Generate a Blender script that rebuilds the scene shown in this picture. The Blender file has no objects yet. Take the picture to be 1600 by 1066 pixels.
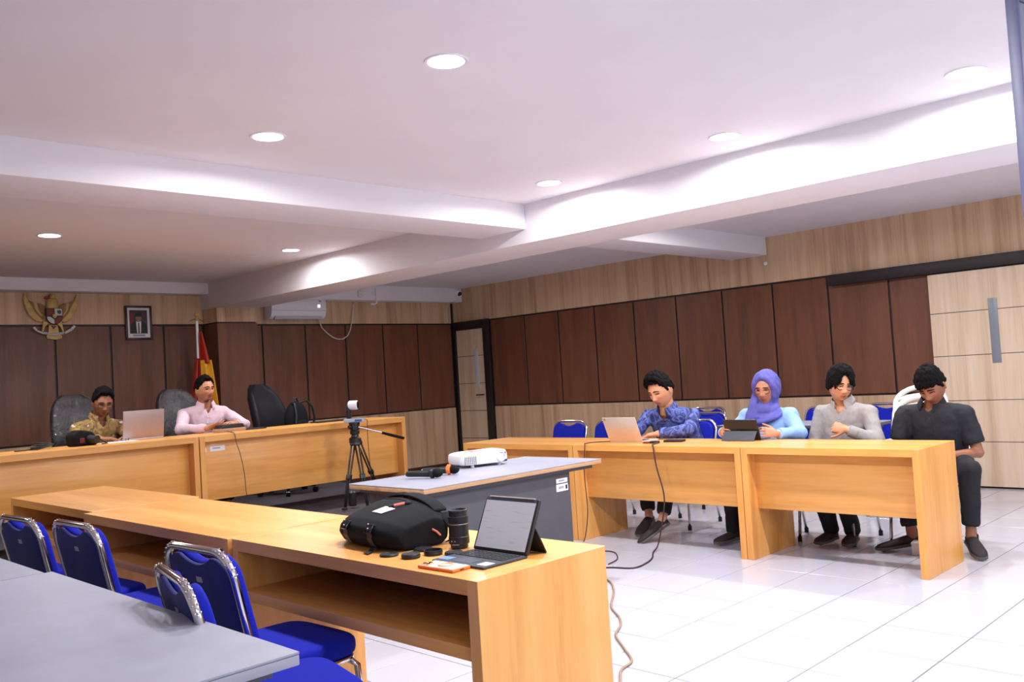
import bpy, bmesh, math, random
import numpy as np
from mathutils import Matrix, Vector
from mathutils.bvhtree import BVHTree

random.seed(7)
scene = bpy.context.scene
COL = scene.collection
PI = math.pi

# ------------------------------------------------------------------ camera
CAM = Vector((-9.0925, -10.0906, 1.3249))
HEAD, PITCH, ROLL = 0.78889, 0.03865, 0.06188
F_ = Vector((math.sin(HEAD)*math.cos(PITCH), math.cos(HEAD)*math.cos(PITCH), math.sin(PITCH)))
R_ = Vector((math.cos(HEAD), -math.sin(HEAD), 0.0))
U_ = R_.cross(F_)
R2 = R_*math.cos(ROLL) - U_*math.sin(ROLL)
U2 = R_*math.sin(ROLL) + U_*math.cos(ROLL)
cam = bpy.data.cameras.new('camera')
cam.sensor_width = 36.0
cam.lens = 36.0*1393.38/1600.0
cam.clip_start = 0.05
camo = bpy.data.objects.new('camera', cam)
COL.objects.link(camo)
camo.matrix_world = Matrix(((R2.x, U2.x, -F_.x, CAM.x), (R2.y, U2.y, -F_.y, CAM.y), (R2.z, U2.z, -F_.z, CAM.z), (0, 0, 0, 1)))
scene.camera = camo

# ------------------------------------------------------------------ world, daylight windows, exposure
world = bpy.data.worlds.new('overcast_sky')
scene.world = world
world.use_nodes = True
world.node_tree.nodes['Background'].inputs[0].default_value = (0.75, 0.86, 1.0, 1)
world.node_tree.nodes['Background'].inputs[1].default_value = 1.0
scene.view_settings.view_transform = 'Standard'
scene.view_settings.look = 'None'
scene.view_settings.gamma = 1.0
scene.view_settings.use_curve_mapping = False
scene.view_settings.exposure = 0.62

LAMP_W = 20.0          # each recessed ceiling lamp
WINDOW_W = 18.0       # daylight through each window behind the camera
def area_light(name, loc, rot, sx, sy, watts, color, spread=PI):
    l = bpy.data.lights.new(name, 'AREA'); l.shape = 'RECTANGLE'; l.size = sx; l.size_y = sy
    l.energy = watts; l.color = color; l.spread = spread
    o = bpy.data.objects.new(name, l); COL.objects.link(o); o.location = loc; o.rotation_euler = rot
    return o
# the windows of the wall behind the camera (Y = -12.5), looking along +Y into the room
for wx in (-8.6, -5.6, -2.4):
    area_light('window_daylight', (wx, -12.36, 1.55), (PI/2, 0, 0), 1.7, 1.3, WINDOW_W, (0.80, 0.88, 1.0))

# ------------------------------------------------------------------ mesh helpers
def V(*a): return np.array(a, float)
def unit(a):
    a = np.asarray(a, float); n = np.linalg.norm(a); return a/n if n > 1e-12 else a
def rotm(axis, ang): return np.array(Matrix.Rotation(ang, 3, Vector(axis)))
I3 = np.eye(3)

class MB:
    def __init__(s): s.v = []; s.f = []
    def add(s, vs, fs):
        b = len(s.v); s.v.extend([tuple(map(float, p)) for p in vs]); s.f.extend([tuple(i+b for i in q) for q in fs]); return s
    def bx(s, x0, x1, y0, y1, z0, z1):
        return s.add([(x0,y0,z0),(x1,y0,z0),(x1,y1,z0),(x0,y1,z0),(x0,y0,z1),(x1,y0,z1),(x1,y1,z1),(x0,y1,z1)],
                     [(0,3,2,1),(4,5,6,7),(0,1,5,4),(1,2,6,5),(2,3,7,6),(3,0,4,7)])
    def box(s, c, d, rot=None):
        R = I3 if rot is None else np.asarray(rot); c = np.asarray(c, float)
        pts = [c + R@(np.array(q)*np.array(d)/2) for q in [(-1,-1,-1),(1,-1,-1),(1,1,-1),(-1,1,-1),(-1,-1,1),(1,-1,1),(1,1,1),(-1,1,1)]]
        return s.add(pts, [(0,3,2,1),(4,5,6,7),(0,1,5,4),(1,2,6,5),(2,3,7,6),(3,0,4,7)])
    def rings(s, rs, caps=True, closed=True, loop=False):
        n = len(rs[0]); m = len(rs); vs = [p for r in rs for p in r]; fs = []
        for i in range(m if loop else m-1):
            j = (i+1) % m
            for k in range(n if closed else n-1):
                l = (k+1) % n
                fs.append((i*n+k, i*n+l, j*n+l, j*n+k))
        if caps and not loop:
            fs.append(tuple(range(n-1, -1, -1))); fs.append(tuple((m-1)*n+k for k in range(n)))
        return s.add(vs, fs)
    def frames(s, pts):
        pts = [np.asarray(p, float) for p in pts]; out = []
        t = unit(pts[1]-pts[0]); ref = V(0,0,1) if abs(t[2]) < .9 else V(1,0,0)
        u = unit(np.cross(t, ref))
        for i in range(len(pts)):
            a = pts[max(i-1, 0)]; b = pts[min(i+1, len(pts)-1)]
            t2 = unit(b-a); u = unit(u - t2*np.dot(u, t2)); out.append((u, np.cross(t2, u)))
        return out
    def tube(s, pts, r, n=8, caps=True):
        rr = r if hasattr(r, '__len__') else [r]*len(pts); rs = []
        for p, (u, w), q in zip(pts, s.frames(pts), rr):
            rs.append([np.asarray(p) + q*(math.cos(2*PI*k/n)*u + math.sin(2*PI*k/n)*w) for k in range(n)])
        return s.rings(rs, caps)
    def cyl(s, p0, p1, r0, r1=None, n=16): return s.tube([p0, p1], [r0, r0 if r1 is None else r1], n)
    def cap(s, p0, p1, r0, r1=None, n=12):
        """tapered capsule"""
        p0 = np.asarray(p0, float); p1 = np.asarray(p1, float); r1 = r0 if r1 is None else r1
        t = unit(p1-p0)
        if np.linalg.norm(p1-p0) < 1e-6: return s.ell(p0, (r0, r0, r0))
        ref = V(0,0,1) if abs(t[2]) < .9 else V(1,0,0); u = unit(np.cross(t, ref)); w = np.cross(t, u); rs = []
        for a in (-80, -50, -20): rs.append((p0 + t*r0*math.sin(math.radians(a)), r0*math.cos(math.radians(a))))
        for a in (20, 50, 80): rs.append((p1 + t*r1*math.sin(math.radians(a)), r1*math.cos(math.radians(a))))
        return s.rings([[c + q*(math.cos(2*PI*k/n)*u + math.sin(2*PI*k/n)*w) for k in range(n)] for c, q in rs])
    def ell(s, c, rad, rot=None, nu=16, nv=10):
        R = I3 if rot is None else np.asarray(rot); c = np.asarray(c, float); rs = []
        for i in range(nv):
            a = -PI/2 + PI*(i+.5)/nv if False else -PI/2 + PI*(i+1)/(nv+1)
            rs.append([c + R@(np.array(rad)*np.array((math.cos(a)*math.cos(2*PI*k/nu), math.cos(a)*math.sin(2*PI*k/nu), math.sin(a)))) for k in range(nu)])
        return s.rings(rs)
    def lathe(s, prof, o=(0,0,0), rot=None, n=24, caps=True):
        R = I3 if rot is None else np.asarray(rot); o = np.asarray(o, float)
        return s.rings([[o + R@np.array((r*math.cos(2*PI*k/n), r*math.sin(2*PI*k/n), z)) for k in range(n)] for r, z in prof], caps)
    def torus(s, c, R0, r, rot=None, n=24, m=8, a0=0, a1=2*PI, sx=1, sy=1):
        R = I3 if rot is None else np.asarray(rot); c = np.asarray(c, float); full = abs(a1-a0-2*PI) < 1e-6; rs = []
        for i in range(n if full else n+1):
            a = a0 + (a1-a0)*i/n; ca, sa = math.cos(a), math.sin(a)
            rs.append([c + R@np.array(((R0+r*math.cos(2*PI*k/m))*ca*sx, (R0+r*math.cos(2*PI*k/m))*sa*sy, r*math.sin(2*PI*k/m))) for k in range(m)])
        return s.rings(rs, caps=not full, loop=full)
    def prism(s, poly, o, ux, uy, th):
        """polygon in the plane (o, ux, uy), extruded by the vector th"""
        o = np.asarray(o, float); ux = np.asarray(ux, float); uy = np.asarray(uy, float); th = np.asarray(th, float); n = len(poly)
        a = [o + ux*p[0] + uy*p[1] for p in poly]
        vs = a + [q+th for q in a]
        fs = [tuple(range(n-1, -1, -1)), tuple(range(n, 2*n))] + [(i, (i+1) % n, n+(i+1) % n, n+i) for i in range(n)]
        return s.add(vs, fs)
    def grid(s, fn, nu, nv):
        vs = [fn(i/(nu-1), j/(nv-1)) for j in range(nv) for i in range(nu)]
        return s.add(vs, [(j*nu+i, j*nu+i+1, (j+1)*nu+i+1, (j+1)*nu+i) for j in range(nv-1) for i in range(nu-1)])
    def xf(s, M):
        M = np.array(M); a = np.c_[np.array(s.v), np.ones(len(s.v))]@M.T; s.v = [tuple(q[:3]) for q in a]; return s
    def mesh(s, name, bevel=0, seg=2, smooth=False, angle=35, fix=True):
        me = bpy.data.meshes.new(name); me.from_pydata(s.v, [], s.f)
        bm = bmesh.new(); bm.from_mesh(me)
        if fix: bmesh.ops.recalc_face_normals(bm, faces=bm.faces)
        if bevel:
            es = [e for e in bm.edges if len(e.link_faces) == 2 and e.calc_face_angle(0) > .6]
            bmesh.ops.bevel(bm, geom=es, offset=bevel, segments=seg, affect='EDGES', profile=.5, clamp_overlap=True)
        bm.to_mesh(me); bm.free()
        shade(me, smooth or bevel > 0, angle)
        return me

def shade(me, on, angle=35):
    if on:
        me.polygons.foreach_set('use_smooth', [True]*len(me.polygons))
        if angle < 180: me.set_sharp_from_angle(angle=math.radians(angle))
    me.update()

MW = {}
def link(name, me, mat=None, parent=None, world=False):
    o = bpy.data.objects.new(name, me); COL.objects.link(o)
    if me is not None and mat is not None and not me.materials: me.materials.append(mat)
    if parent is not None:
        o.parent = parent
        if world: o.matrix_parent_inverse = MW[parent.name].inverted()
    MW[o.name] = MW[parent.name].copy() if (parent is not None and not world and parent.name in MW) else Matrix.Identity(4)
    return o
def part(name, mb, mat, parent=None, bevel=0, seg=2, smooth=False, angle=35, world=False, label=None, fix=True):
    o = link(name, mb.mesh(name, bevel, seg, smooth, angle, fix), mat, parent, world)
    if label: o['label'] = label
    return o
def tag(o, label, cat, group=None):
    o['label'] = label; o['category'] = cat
    if group: o['group'] = group
    return o
def thing(name, label, cat, loc=(0,0,0), rz=0.0, group=None):
    o = bpy.data.objects.new(name, None); COL.objects.link(o)
    o.empty_display_size = .1
    o.location = loc; o.rotation_euler = (0, 0, rz)
    MW[o.name] = Matrix.Translation(loc) @ Matrix.Rotation(rz, 4, 'Z')
    return tag(o, label, cat, group)
def struct(name, mb, mat, bevel=0, parent=None, smooth=False):
    o = part(name, mb, mat, parent, bevel=bevel, smooth=smooth)
    if parent is None: o['kind'] = 'structure'
    return o
def dup(root, loc, rz, label, group=None, skip=()):
    r = root.copy(); COL.objects.link(r); r.location = loc; r.rotation_euler = (0, 0, rz)
    MW[r.name] = Matrix.Translation(loc) @ Matrix.Rotation(rz, 4, 'Z')
    r['label'] = label
    if group: r['group'] = group
    for ch in list(root.children):
        c = ch.copy(); COL.objects.link(c); c.parent = r; MW[c.name] = MW[r.name]
        for g in list(ch.children):
            d = g.copy(); COL.objects.link(d); d.parent = c; MW[d.name] = MW[r.name]
    return r

# ------------------------------------------------------------------ materials (all procedural)
def srgb(r, g, b):
    f = lambda c: (c/12.92 if c <= .04045 else ((c+.055)/1.055)**2.4)
    return (f(r/255), f(g/255), f(b/255), 1.0)
class NT:
    def __init__(s, name):
        s.m = bpy.data.materials.new(name); s.m.use_nodes = True; s.t = s.m.node_tree; s.b = s.t.nodes['Principled BSDF']
    def n(s, typ, **kw):
        q = s.t.nodes.new(typ)
        for k, v in kw.items():
            if isinstance(k, str) and k.startswith('i_'): q.inputs[k[2:].replace('_', ' ')].default_value = v
            else: setattr(q, k, v)
        return q
    def l(s, a, b): s.t.links.new(a, b)
    def coords(s, scale, rot=(0,0,0), kind='Object'):
        tc = s.n('ShaderNodeTexCoord'); mp = s.n('ShaderNodeMapping')
        mp.inputs['Scale'].default_value = scale; mp.inputs['Rotation'].default_value = rot
        s.l(tc.outputs[kind], mp.inputs[0]); return mp.outputs[0]
    def noise(s, vec, scale, detail=3, rough=.5, dist=0):
        q = s.n('ShaderNodeTexNoise'); q.inputs['Scale'].default_value = scale; q.inputs['Detail'].default_value = detail
        q.inputs['Roughness'].default_value = rough; q.inputs['Distortion'].default_value = dist
        if vec is not None: s.l(vec, q.inputs['Vector'])
        return q.outputs['Fac']
    def ramp(s, fac, stops, interp='LINEAR'):
        q = s.n('ShaderNodeValToRGB'); q.color_ramp.interpolation = interp
        while len(q.color_ramp.elements) < len(stops): q.color_ramp.elements.new(.5)
        for e, (p, c) in zip(q.color_ramp.elements, stops): e.position = p; e.color = c
        s.l(fac, q.inputs[0]); return q.outputs[0]
    def bump(s, h, strength=.2, dist=.01):
        q = s.n('ShaderNodeBump'); q.inputs['Strength'].default_value = strength; q.inputs['Distance'].default_value = dist
        s.l(h, q.inputs['Height']); s.l(q.outputs[0], s.b.inputs['Normal'])
    def set(s, **kw):
        for k, v in kw.items(): s.b.inputs[k.replace('_', ' ')].default_value = v
        return s
def plain(name, col, rough=.5, metal=0, var=.06, scale=40, bump=0, coat=0, bscale=None, spec=None):
    """a base colour with a faint procedural mottling"""
    q = NT(name); vec = q.coords((1,1,1)); nz = q.noise(vec, scale, 3)
    a = tuple(max(0, c*(1-var)) for c in col[:3])+(1,); b = tuple(min(1, c*(1+var)) for c in col[:3])+(1,)
    q.l(q.ramp(nz, [(.3, a), (.7, b)]), q.b.inputs['Base Color'])
    q.set(Roughness=rough, Metallic=metal)
    if coat: q.set(Coat_Weight=coat, Coat_Roughness=.05)
    if spec is not None: q.b.inputs['Specular IOR Level'].default_value = spec
    if bump: q.bump(q.noise(vec, bscale or scale*4, 2), bump, .004)
    return q.m
def wood(name, c0, c1, c2, axis='x', scale=1.0, rough=.42, stretch=18, contrast=(.25,.5,.75), coat=0):
    """grain lines running along one axis"""
    q = NT(name)
    sc = {'x': (1, stretch, stretch), 'y': (stretch, 1, stretch), 'z': (stretch, stretch, 1)}[axis]
    vec = q.coords(tuple(k*scale for k in sc))
    big = q.noise(vec, .55, 4, .55, .6); fine = q.noise(vec, 4.0, 5, .6)
    mx = q.n('ShaderNodeMix', data_type='FLOAT'); mx.inputs[0].default_value = .32
    q.l(big, mx.inputs[2]); q.l(fine, mx.inputs[3])
    q.l(q.ramp(mx.outputs[0], [(contrast[0], c0), (contrast[1], c1), (contrast[2], c2)]), q.b.inputs['Base Color'])
    q.set(Roughness=rough)
    if coat: q.set(Coat_Weight=coat, Coat_Roughness=.12)
    q.bump(fine, .06, .002)
    return q.m
M = {}
M['desk'] = wood('beech_laminate', srgb(205,138,62), srgb(228,162,84), srgb(240,180,104), 'y', .8, .38, 14, (.3,.5,.7), .15)
M['desk_x'] = wood('beech_laminate_cross', srgb(205,138,62), srgb(228,162,84), srgb(240,180,104), 'x', .8, .38, 14, (.3,.5,.7), .15)
M['desk_z'] = wood('beech_laminate_upright', srgb(200,132,58), srgb(226,160,84), srgb(238,178,104), 'z', .8, .38, 14, (.3,.5,.7), .15)
M['maple'] = wood('maple_wall_laminate', srgb(162,128,96), srgb(202,167,132), srgb(220,190,158), 'z', .55, .5, 26, (.32,.5,.7))
M['maple_pale'] = wood('pale_door_laminate', srgb(198,168,138), srgb(220,192,163), srgb(230,207,182), 'z', .8, .5, 24, (.32,.5,.7))
M['walnut'] = wood('walnut_wall_panel', srgb(86,48,32), srgb(110,64,42), srgb(124,76,52), 'z', 1.2, .5, 10, (.3,.5,.72), .05)
M['black_trim'] = plain('black_trim', srgb(30,24,24), .5)
M['dark_skirting'] = plain('dark_skirting', srgb(66,40,30), .5)
M['white_paint'] = plain('white_ceiling_paint', srgb(230,225,229), .85, var=.02, scale=2)
M['wall_paint'] = plain('off_white_wall_paint', srgb(214,208,206), .85, var=.03, scale=3)
M['tile'] = plain('white_glazed_tile', srgb(190,189,199), .14, var=.015, scale=3)
M['grout'] = plain('grey_grout', srgb(118,110,112), .9)
M['carpet'] = plain('charcoal_carpet', srgb(80,75,79), .95, var=.25, scale=160, bump=.5, spec=.1)
M['grey_lam'] = plain('grey_table_laminate', srgb(148,148,162), .5, var=.07, scale=6)
M['grey_dark'] = plain('slate_grey_panel', srgb(72,72,80), .6, var=.06, scale=9)
M['ply'] = wood('plywood_edge', srgb(150,112,78), srgb(186,146,106), srgb(206,170,130), 'x', 1, .6)
M['blue'] = plain('royal_blue_fabric', srgb(18,30,158), .85, var=.14, scale=220, bump=.35, spec=.2)
M['blue_dark'] = plain('navy_blue_backing', srgb(13,20,98), .7, var=.1, scale=120, bump=.2)
M['chrome'] = plain('chrome_tube', srgb(214,208,206), .12, 1.0, var=.02)
M['steel'] = plain('brushed_steel', srgb(180,182,186), .32, 1.0, var=.05, scale=90)
M['rubber'] = plain('black_rubber', srgb(22,22,24), .7)
M['black'] = plain('matte_black_plastic', srgb(24,24,27), .45, var=.1)
M['black_gloss'] = plain('glossy_black_plastic', srgb(16,16,18), .15)
M['leather'] = plain('black_leather', srgb(24,24,31), .5, var=.15, scale=60, bump=.3, spec=.3)
M['nylon'] = plain('black_nylon', srgb(19,19,22), .85, var=.2, scale=180, bump=.4, spec=.2)
M['white_plastic'] = plain('white_plastic', srgb(232,231,236), .32, var=.02)
M['cream_plastic'] = plain('cream_moulded_plastic', srgb(226,222,212), .4, var=.03)
M['paper'] = plain('white_paper', srgb(232,230,232), .8, var=.03)
M['gold'] = plain('gilded_resin', srgb(200,164,92), .45, .1, var=.2, scale=18)
M['gold_dark'] = plain('old_gold_resin', srgb(140,100,44), .5, .1, var=.2, scale=18)
M['red'] = plain('red_enamel', srgb(128,22,26), .5)
M['white_enamel'] = plain('white_enamel', srgb(208,204,200), .5)
M['green_enamel'] = plain('green_enamel', srgb(40,82,60), .5)
M['silver'] = plain('silver_laptop_metal', srgb(214,198,186), .35, .25, var=.02)
M['grey_cloth'] = plain('grey_folio_cover', srgb(70,74,84), .75, var=.08, scale=90)
M['orange'] = plain('orange_silicone', srgb(238,120,44), .5)
M['orange_pale'] = plain('peach_gel', srgb(240,170,120), .4)
M['flag_red'] = plain('red_satin', srgb(176,30,14), .5, var=.12, scale=12)
M['flag_yellow'] = plain('yellow_satin', srgb(226,162,20), .5, var=.1, scale=12)
M['screen'] = plain('dark_screen', srgb(20,20,24), .1)
M['cable_white'] = plain('white_cable', srgb(200,192,180), .6)
M['cable_tan'] = plain('tan_cable', srgb(150,124,104), .6)
M['cable_brown'] = plain('dark_brown_cable', srgb(62,36,36), .6)
M['pink'] = plain('pink_tape', srgb(236,130,116), .6)
def emit(name, col, k):
    q = NT(name); q.set(Roughness=.4); q.b.inputs['Base Color'].default_value = col
    q.b.inputs['Emission Color'].default_value = col; q.b.inputs['Emission Strength'].default_value = k; return q.m
M['lamp'] = emit('lit_lamp_diffuser', (1, .97, .98, 1), 9.0)
def glass(name, col=(1,1,1,1), alpha=.25, rough=.03):
    q = NT(name); q.set(Roughness=rough, Alpha=alpha); q.b.inputs['Base Color'].default_value = col; return q.m
def clear(name, k, rough):
    q = NT(name); gl = q.n('ShaderNodeBsdfGlossy'); gl.inputs['Roughness'].default_value = rough
    tr = q.n('ShaderNodeBsdfTransparent'); mx = q.n('ShaderNodeMixShader'); mx.inputs[0].default_value = k
    q.l(tr.outputs[0], mx.inputs[1]); q.l(gl.outputs[0], mx.inputs[2]); q.l(mx.outputs[0], q.t.nodes['Material Output'].inputs['Surface']); return q.m
M['lens_glass'] = clear('clear_lens_glass', .04, .02)
M['film'] = None
# ================================================================== the room
YB = 0.17            # face of the back wall
XL, YN = -11.2, -12.5
ZT, ZB_ = 2.17, 0.90
# floor: grout bed, single tiles where the photo shows them, the rest as one part
fl = struct('floor', MB().bx(XL-.15, .15, YN-.15, YB+.15, -.10, -.004), M['grout'])
T = .3985
tile_me = MB().box((0, 0, -.004), (T-.006, T-.006, .008)).mesh('floor_tile', bevel=.0012, seg=1)
tile_me.materials.append(M['tile'])
rest = MB()
x_lines = [-3.95 + T*k for k in range(-19, 11)]
y_lines = [-8.21 + T*k for k in range(-11, 22)]
for xa in x_lines:
    for ya in y_lines:
        xb, yb = min(xa+T, 0.0), min(ya+T, YB)
        x0, y0 = max(xa, XL), max(ya, YN)
        if xb-x0 < .02 or yb-y0 < .02: continue
        full = abs(xb-xa-T) < 1e-6 and abs(yb-ya-T) < 1e-6
        if full and xa > -7.2 and -9.9 < ya < -3.9:
            o = bpy.data.objects.new('floor_tile', tile_me); COL.objects.link(o); o.parent = fl
            o.location = ((xa+xb)/2, (ya+yb)/2, random.uniform(-.0004, 0))
        elif not (xb < -3.3 and ya > -3.7):
            rest.bx(x0+.002, xb-.002, y0+.002, yb-.002, -.008, 0)
o = part('floor_tile_field', rest, M['tile'], fl); o['kind'] = 'stuff'
# carpeted platform under the back row
dais = MB().bx(XL, -3.2, -3.74, YB, 0, .22)
struct('floor_platform', dais, M['carpet'], bevel=.012)

# right wall: black backing, laminate boards fixed on it
wr = struct('wall_right', MB().bx(0, .15, YN, YB+.15, 0, 2.8), M['black_trim'])
part('upper_board', MB().bx(-.014, 0, YN, YB, 2.178, 2.70), M['maple'], wr, bevel=.002, seg=1)
part('lower_board', MB().bx(-.014, 0, YN, -.64, .005, .893), M['maple'], wr, bevel=.002, seg=1)
part('middle_board', MB().bx(-.014, 0, YN, -8.2, .905, 2.165), M['maple'], wr, bevel=.002, seg=1)
seams = [-.640] + [-1.342-.6416*k for k in range(0, 9)] + [-7.12, -8.19]
for a, b in zip(seams[:-1], seams[1:]):
    part('wall_panel', MB().bx(-.016, 0, b+.011, a-.011, .912, 2.156), M['walnut'], wr, bevel=.003, seg=1)
# back wall
wb = struct('wall_back', MB().bx(XL-.15, 0, YB, YB+.15, 0, 2.8), M['black_trim'])
def back_boards(x0, x1, sm):
    part('upper_board', MB().bx(x0, x1, YB-.014, YB, 2.178, 2.70), M['maple'], wb, bevel=.002, seg=1)
    part('lower_board', MB().bx(x0, x1, YB-.014, YB, .005, .893), M['maple'], wb, bevel=.002, seg=1)
    for a, b in zip(sm[:-1], sm[1:]):
        part('wall_panel', MB().bx(a+.011, b-.011, YB-.016, YB, .912, 2.156), M['walnut'], wb, bevel=.003, seg=1)
back_boards(XL, -4.06, [-11.19, -10.5, -9.91, -9.31, -8.72, -8.12, -7.53, -6.94, -6.345, -5.752, -5.165, -4.556, -4.07])
back_boards(-3.54, -.07, [-3.54, -3.28, -2.646, -2.011, -1.375, -.740, -.075])
struct('baseboard_back', MB().bx(-3.2, -.07, YB-.024, YB-.0145, 0, .075), M['dark_skirting'], bevel=.003)
# pillar on the back wall
pl = struct('wall_pillar', MB().bx(-4.048, -3.552, -.188, YB, .22, 2.40), M['black_trim'])
for nm, z0, z1, mt in (('pillar_cladding', .225, 2.160, 'walnut'), ('pillar_cladding', 2.175, 2.40, 'maple')):
    part(nm, MB().bx(-4.06, -3.54, -.20, -.188, z0, z1), M[mt], pl, bevel=.002, seg=1)
    part(nm, MB().bx(-4.06, -4.048, -.187, YB-.017, z0, z1), M[mt], pl, bevel=.002, seg=1)
    part(nm, MB().bx(-3.552, -3.54, -.187, YB-.017, z0, z1), M[mt], pl, bevel=.002, seg=1)
# walls behind and left of the camera; windows in the wall behind it
struct('wall_left', MB().bx(XL-.15, XL, YN-.15, YB+.15, 0, 2.8), M['wall_paint'])
wn = MB()
wins = [(-9.5, -7.7), (-6.5, -4.7), (-3.3, -1.5)]
xs = [XL] + [c for w in wins for c in w] + [0.15]
for i in range(0, len(xs), 2): wn.bx(xs[i], xs[i+1], YN-.15, YN, 0, 2.8)
for a, b in wins: wn.bx(a, b, YN-.15, YN, 0, .85); wn.bx(a, b, YN-.15, YN, 2.25, 2.8)
struct('wall_near', wn, M['wall_paint'])
for i, (a, b) in enumerate(wins):
    fr = MB()
    for q in ((a, a+.05, .85, 2.25), (b-.05, b, .85, 2.25), (a, b, .85, .9), (a, b, 2.2, 2.25), ((a+b)/2-.025, (a+b)/2+.025, .85, 2.25)):
        fr.bx(q[0], q[1], YN-.10, YN-.04, q[2], q[3])
    w = struct('window_%d' % (i+1), fr, M['white_plastic'])
    for p0, p1 in ((a+.05, (a+b)/2-.025), ((a+b)/2+.025, b-.05)):
        part('pane', MB().bx(p0, p1, YN-.075, YN-.069, .9, 2.2), M['lens_glass'], w)

# ceiling and its beams
struct('ceiling', MB().bx(XL, -4.08, YN, YB, 2.65, 2.8), M['white_paint'])
struct('ceiling', MB().bx(-3.5, 0, YN, YB, 2.69, 2.8), M['white_paint'])
struct('ceiling_beam', MB().bx(-4.08, -3.5, YN, YB, 2.345, 2.8), M['white_paint'], bevel=.006)
struct('ceiling_beam', MB().bx(XL, -4.08, -5.34, -4.82, 2.455, 2.75), M['white_paint'], bevel=.006)
struct('ceiling_beam', MB().bx(-3.5, -.014, -5.16, -4.71, 2.492, 2.75), M['white_paint'], bevel=.006)
struct('ceiling_beam', MB().bx(XL, -4.08, -.06, YB-.014, 2.52, 2.75), M['white_paint'], bevel=.006)
struct('ceiling_beam', MB().bx(-3.5, -.014, -.06, YB-.014, 2.485, 2.75), M['white_paint'], bevel=.006)

# corner door on the right wall
d1 = struct('door_1', MB().bx(-.030, -.004, -.50, .095, .005, 2.06), M['grey_dark'])
zs = [.01, .425, .835, 1.245, 1.655, 2.058]
for a, b in zip(zs[:-1], zs[1:]):
    part('door_board', MB().bx(-.036, -.030, -.498, .093, a+.004, b-.004), M['maple_pale'], d1, bevel=.0015, seg=1)
part('window_slot', MB().bx(-.040, -.034, -.365, -.285, 1.17, 1.76), plain('pale_glass_strip', srgb(196,202,204), .3), d1, bevel=.002, label='narrow pale glass strip let into the door')
hd = MB().cyl((-.03, -.445, 1.07), (-.085, -.445, 1.07), .009); hd.cyl((-.085, -.455, 1.07), (-.085, -.33, 1.07), .009)
part('handle', hd, M['black_gloss'], d1, smooth=True)
fr = MB().bx(-.055, 0, -.632, -.505, 0, 2.185).bx(-.055, 0, -.505, .10, 2.065, 2.185).bx(-.055, 0, .10, YB-.016, 0, 2.185)
struct('trim_1', fr, M['black_trim'], bevel=.003)
# sliding door with its track
d2 = struct('door_2', MB().bx(-.070, -.044, -8.10, -6.876, .012, 2.05), M['grey_dark'])
zs = [.014, .432, .822, 1.250, 1.665, 2.048]
for a, b in zip(zs[:-1], zs[1:]):
    part('door_board', MB().bx(-.078, -.070, -8.098, -6.878, a+.003, b-.003), M['maple_pale'], d2, bevel=.0015, seg=1)
sl = MB().bx(-.082, -.072, -7.478, -7.400, 1.165, 1.768)
part('window_slot', sl, plain('frosted_glass_strip', srgb(128,134,142), .35, var=.1, scale=300), d2, bevel=.002, label='frosted grey glass strip let into the door')
struct('trim_2', MB().bx(-.105, -.017, -8.35, -5.887, 2.058, 2.172), M['black_trim'], bevel=.006)

# recessed lamps
def downlight(x, y, label, z=2.65):
    t = thing('ceiling_downlight', label, 'ceiling light', (x, y, z), 0, 'recessed round ceiling lamps')
    part('trim_ring', MB().lathe([(.078, -.004), (.092, -.006), (.094, 0), (.076, 0)], n=40, caps=False), M['white_plastic'], t, smooth=True, fix=False)
    part('diffuser', MB().lathe([(.0, -.0035), (.079, -.0035), (.079, -.0005), (.0, -.0005)], n=40, caps=False), M['lamp'], t)
    l = bpy.data.lights.new('lamp_light', 'AREA'); l.shape = 'DISK'; l.size = .15; l.energy = LAMP_W; l.color = (.96, .965, 1.0); l.spread = math.radians(172)
    o = bpy.data.objects.new('lamp_light', l); COL.objects.link(o); o.parent = t; o.location = (0, 0, -.012)
for x, y, s in ((-6.63, -7.36, 'round ceiling lamp highest in the picture, above the camera bag'),
                (-6.67, -5.985, 'round ceiling lamp left of the brightest one, before the near cross beam'),
                (-4.48, -5.97, 'round ceiling lamp nearest the inner corner where two beams meet'),
                (-4.48, -7.37, 'round ceiling lamp beside the long beam, second from its inner corner'),
                (-4.48, -8.70, 'round ceiling lamp beside the long beam, nearest the right picture edge'),
                (-6.67, -2.64, 'round ceiling lamp above the seated man in brown batik'),
                (-4.53, -2.665, 'round ceiling lamp above the empty black office chair')):
    downlight(x, y, s)
for y, s in ((-2.66, 'recessed lamp of the side bay by the corner door, hidden behind the long beam'), (-5.97, 'recessed lamp of the side bay above the dark panels, hidden behind the long beam'), (-7.37, 'recessed lamp of the side bay above the seated row, hidden behind the long beam'), (-8.70, 'recessed lamp of the side bay by the sliding door, hidden behind the long beam')):
    downlight(-2.30, y, s, 2.69)
for x, y, w in ((-6.65, -8.70, 'over the blue-grey panel'), (-8.84, -2.65, 'over the left end of the platform'), (-6.65, -10.06, 'right of the camera'), (-4.48, -10.06, 'over the open floor by the windows')):
    downlight(x, y, 'round recessed ceiling lamp outside the picture, '+w)
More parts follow.
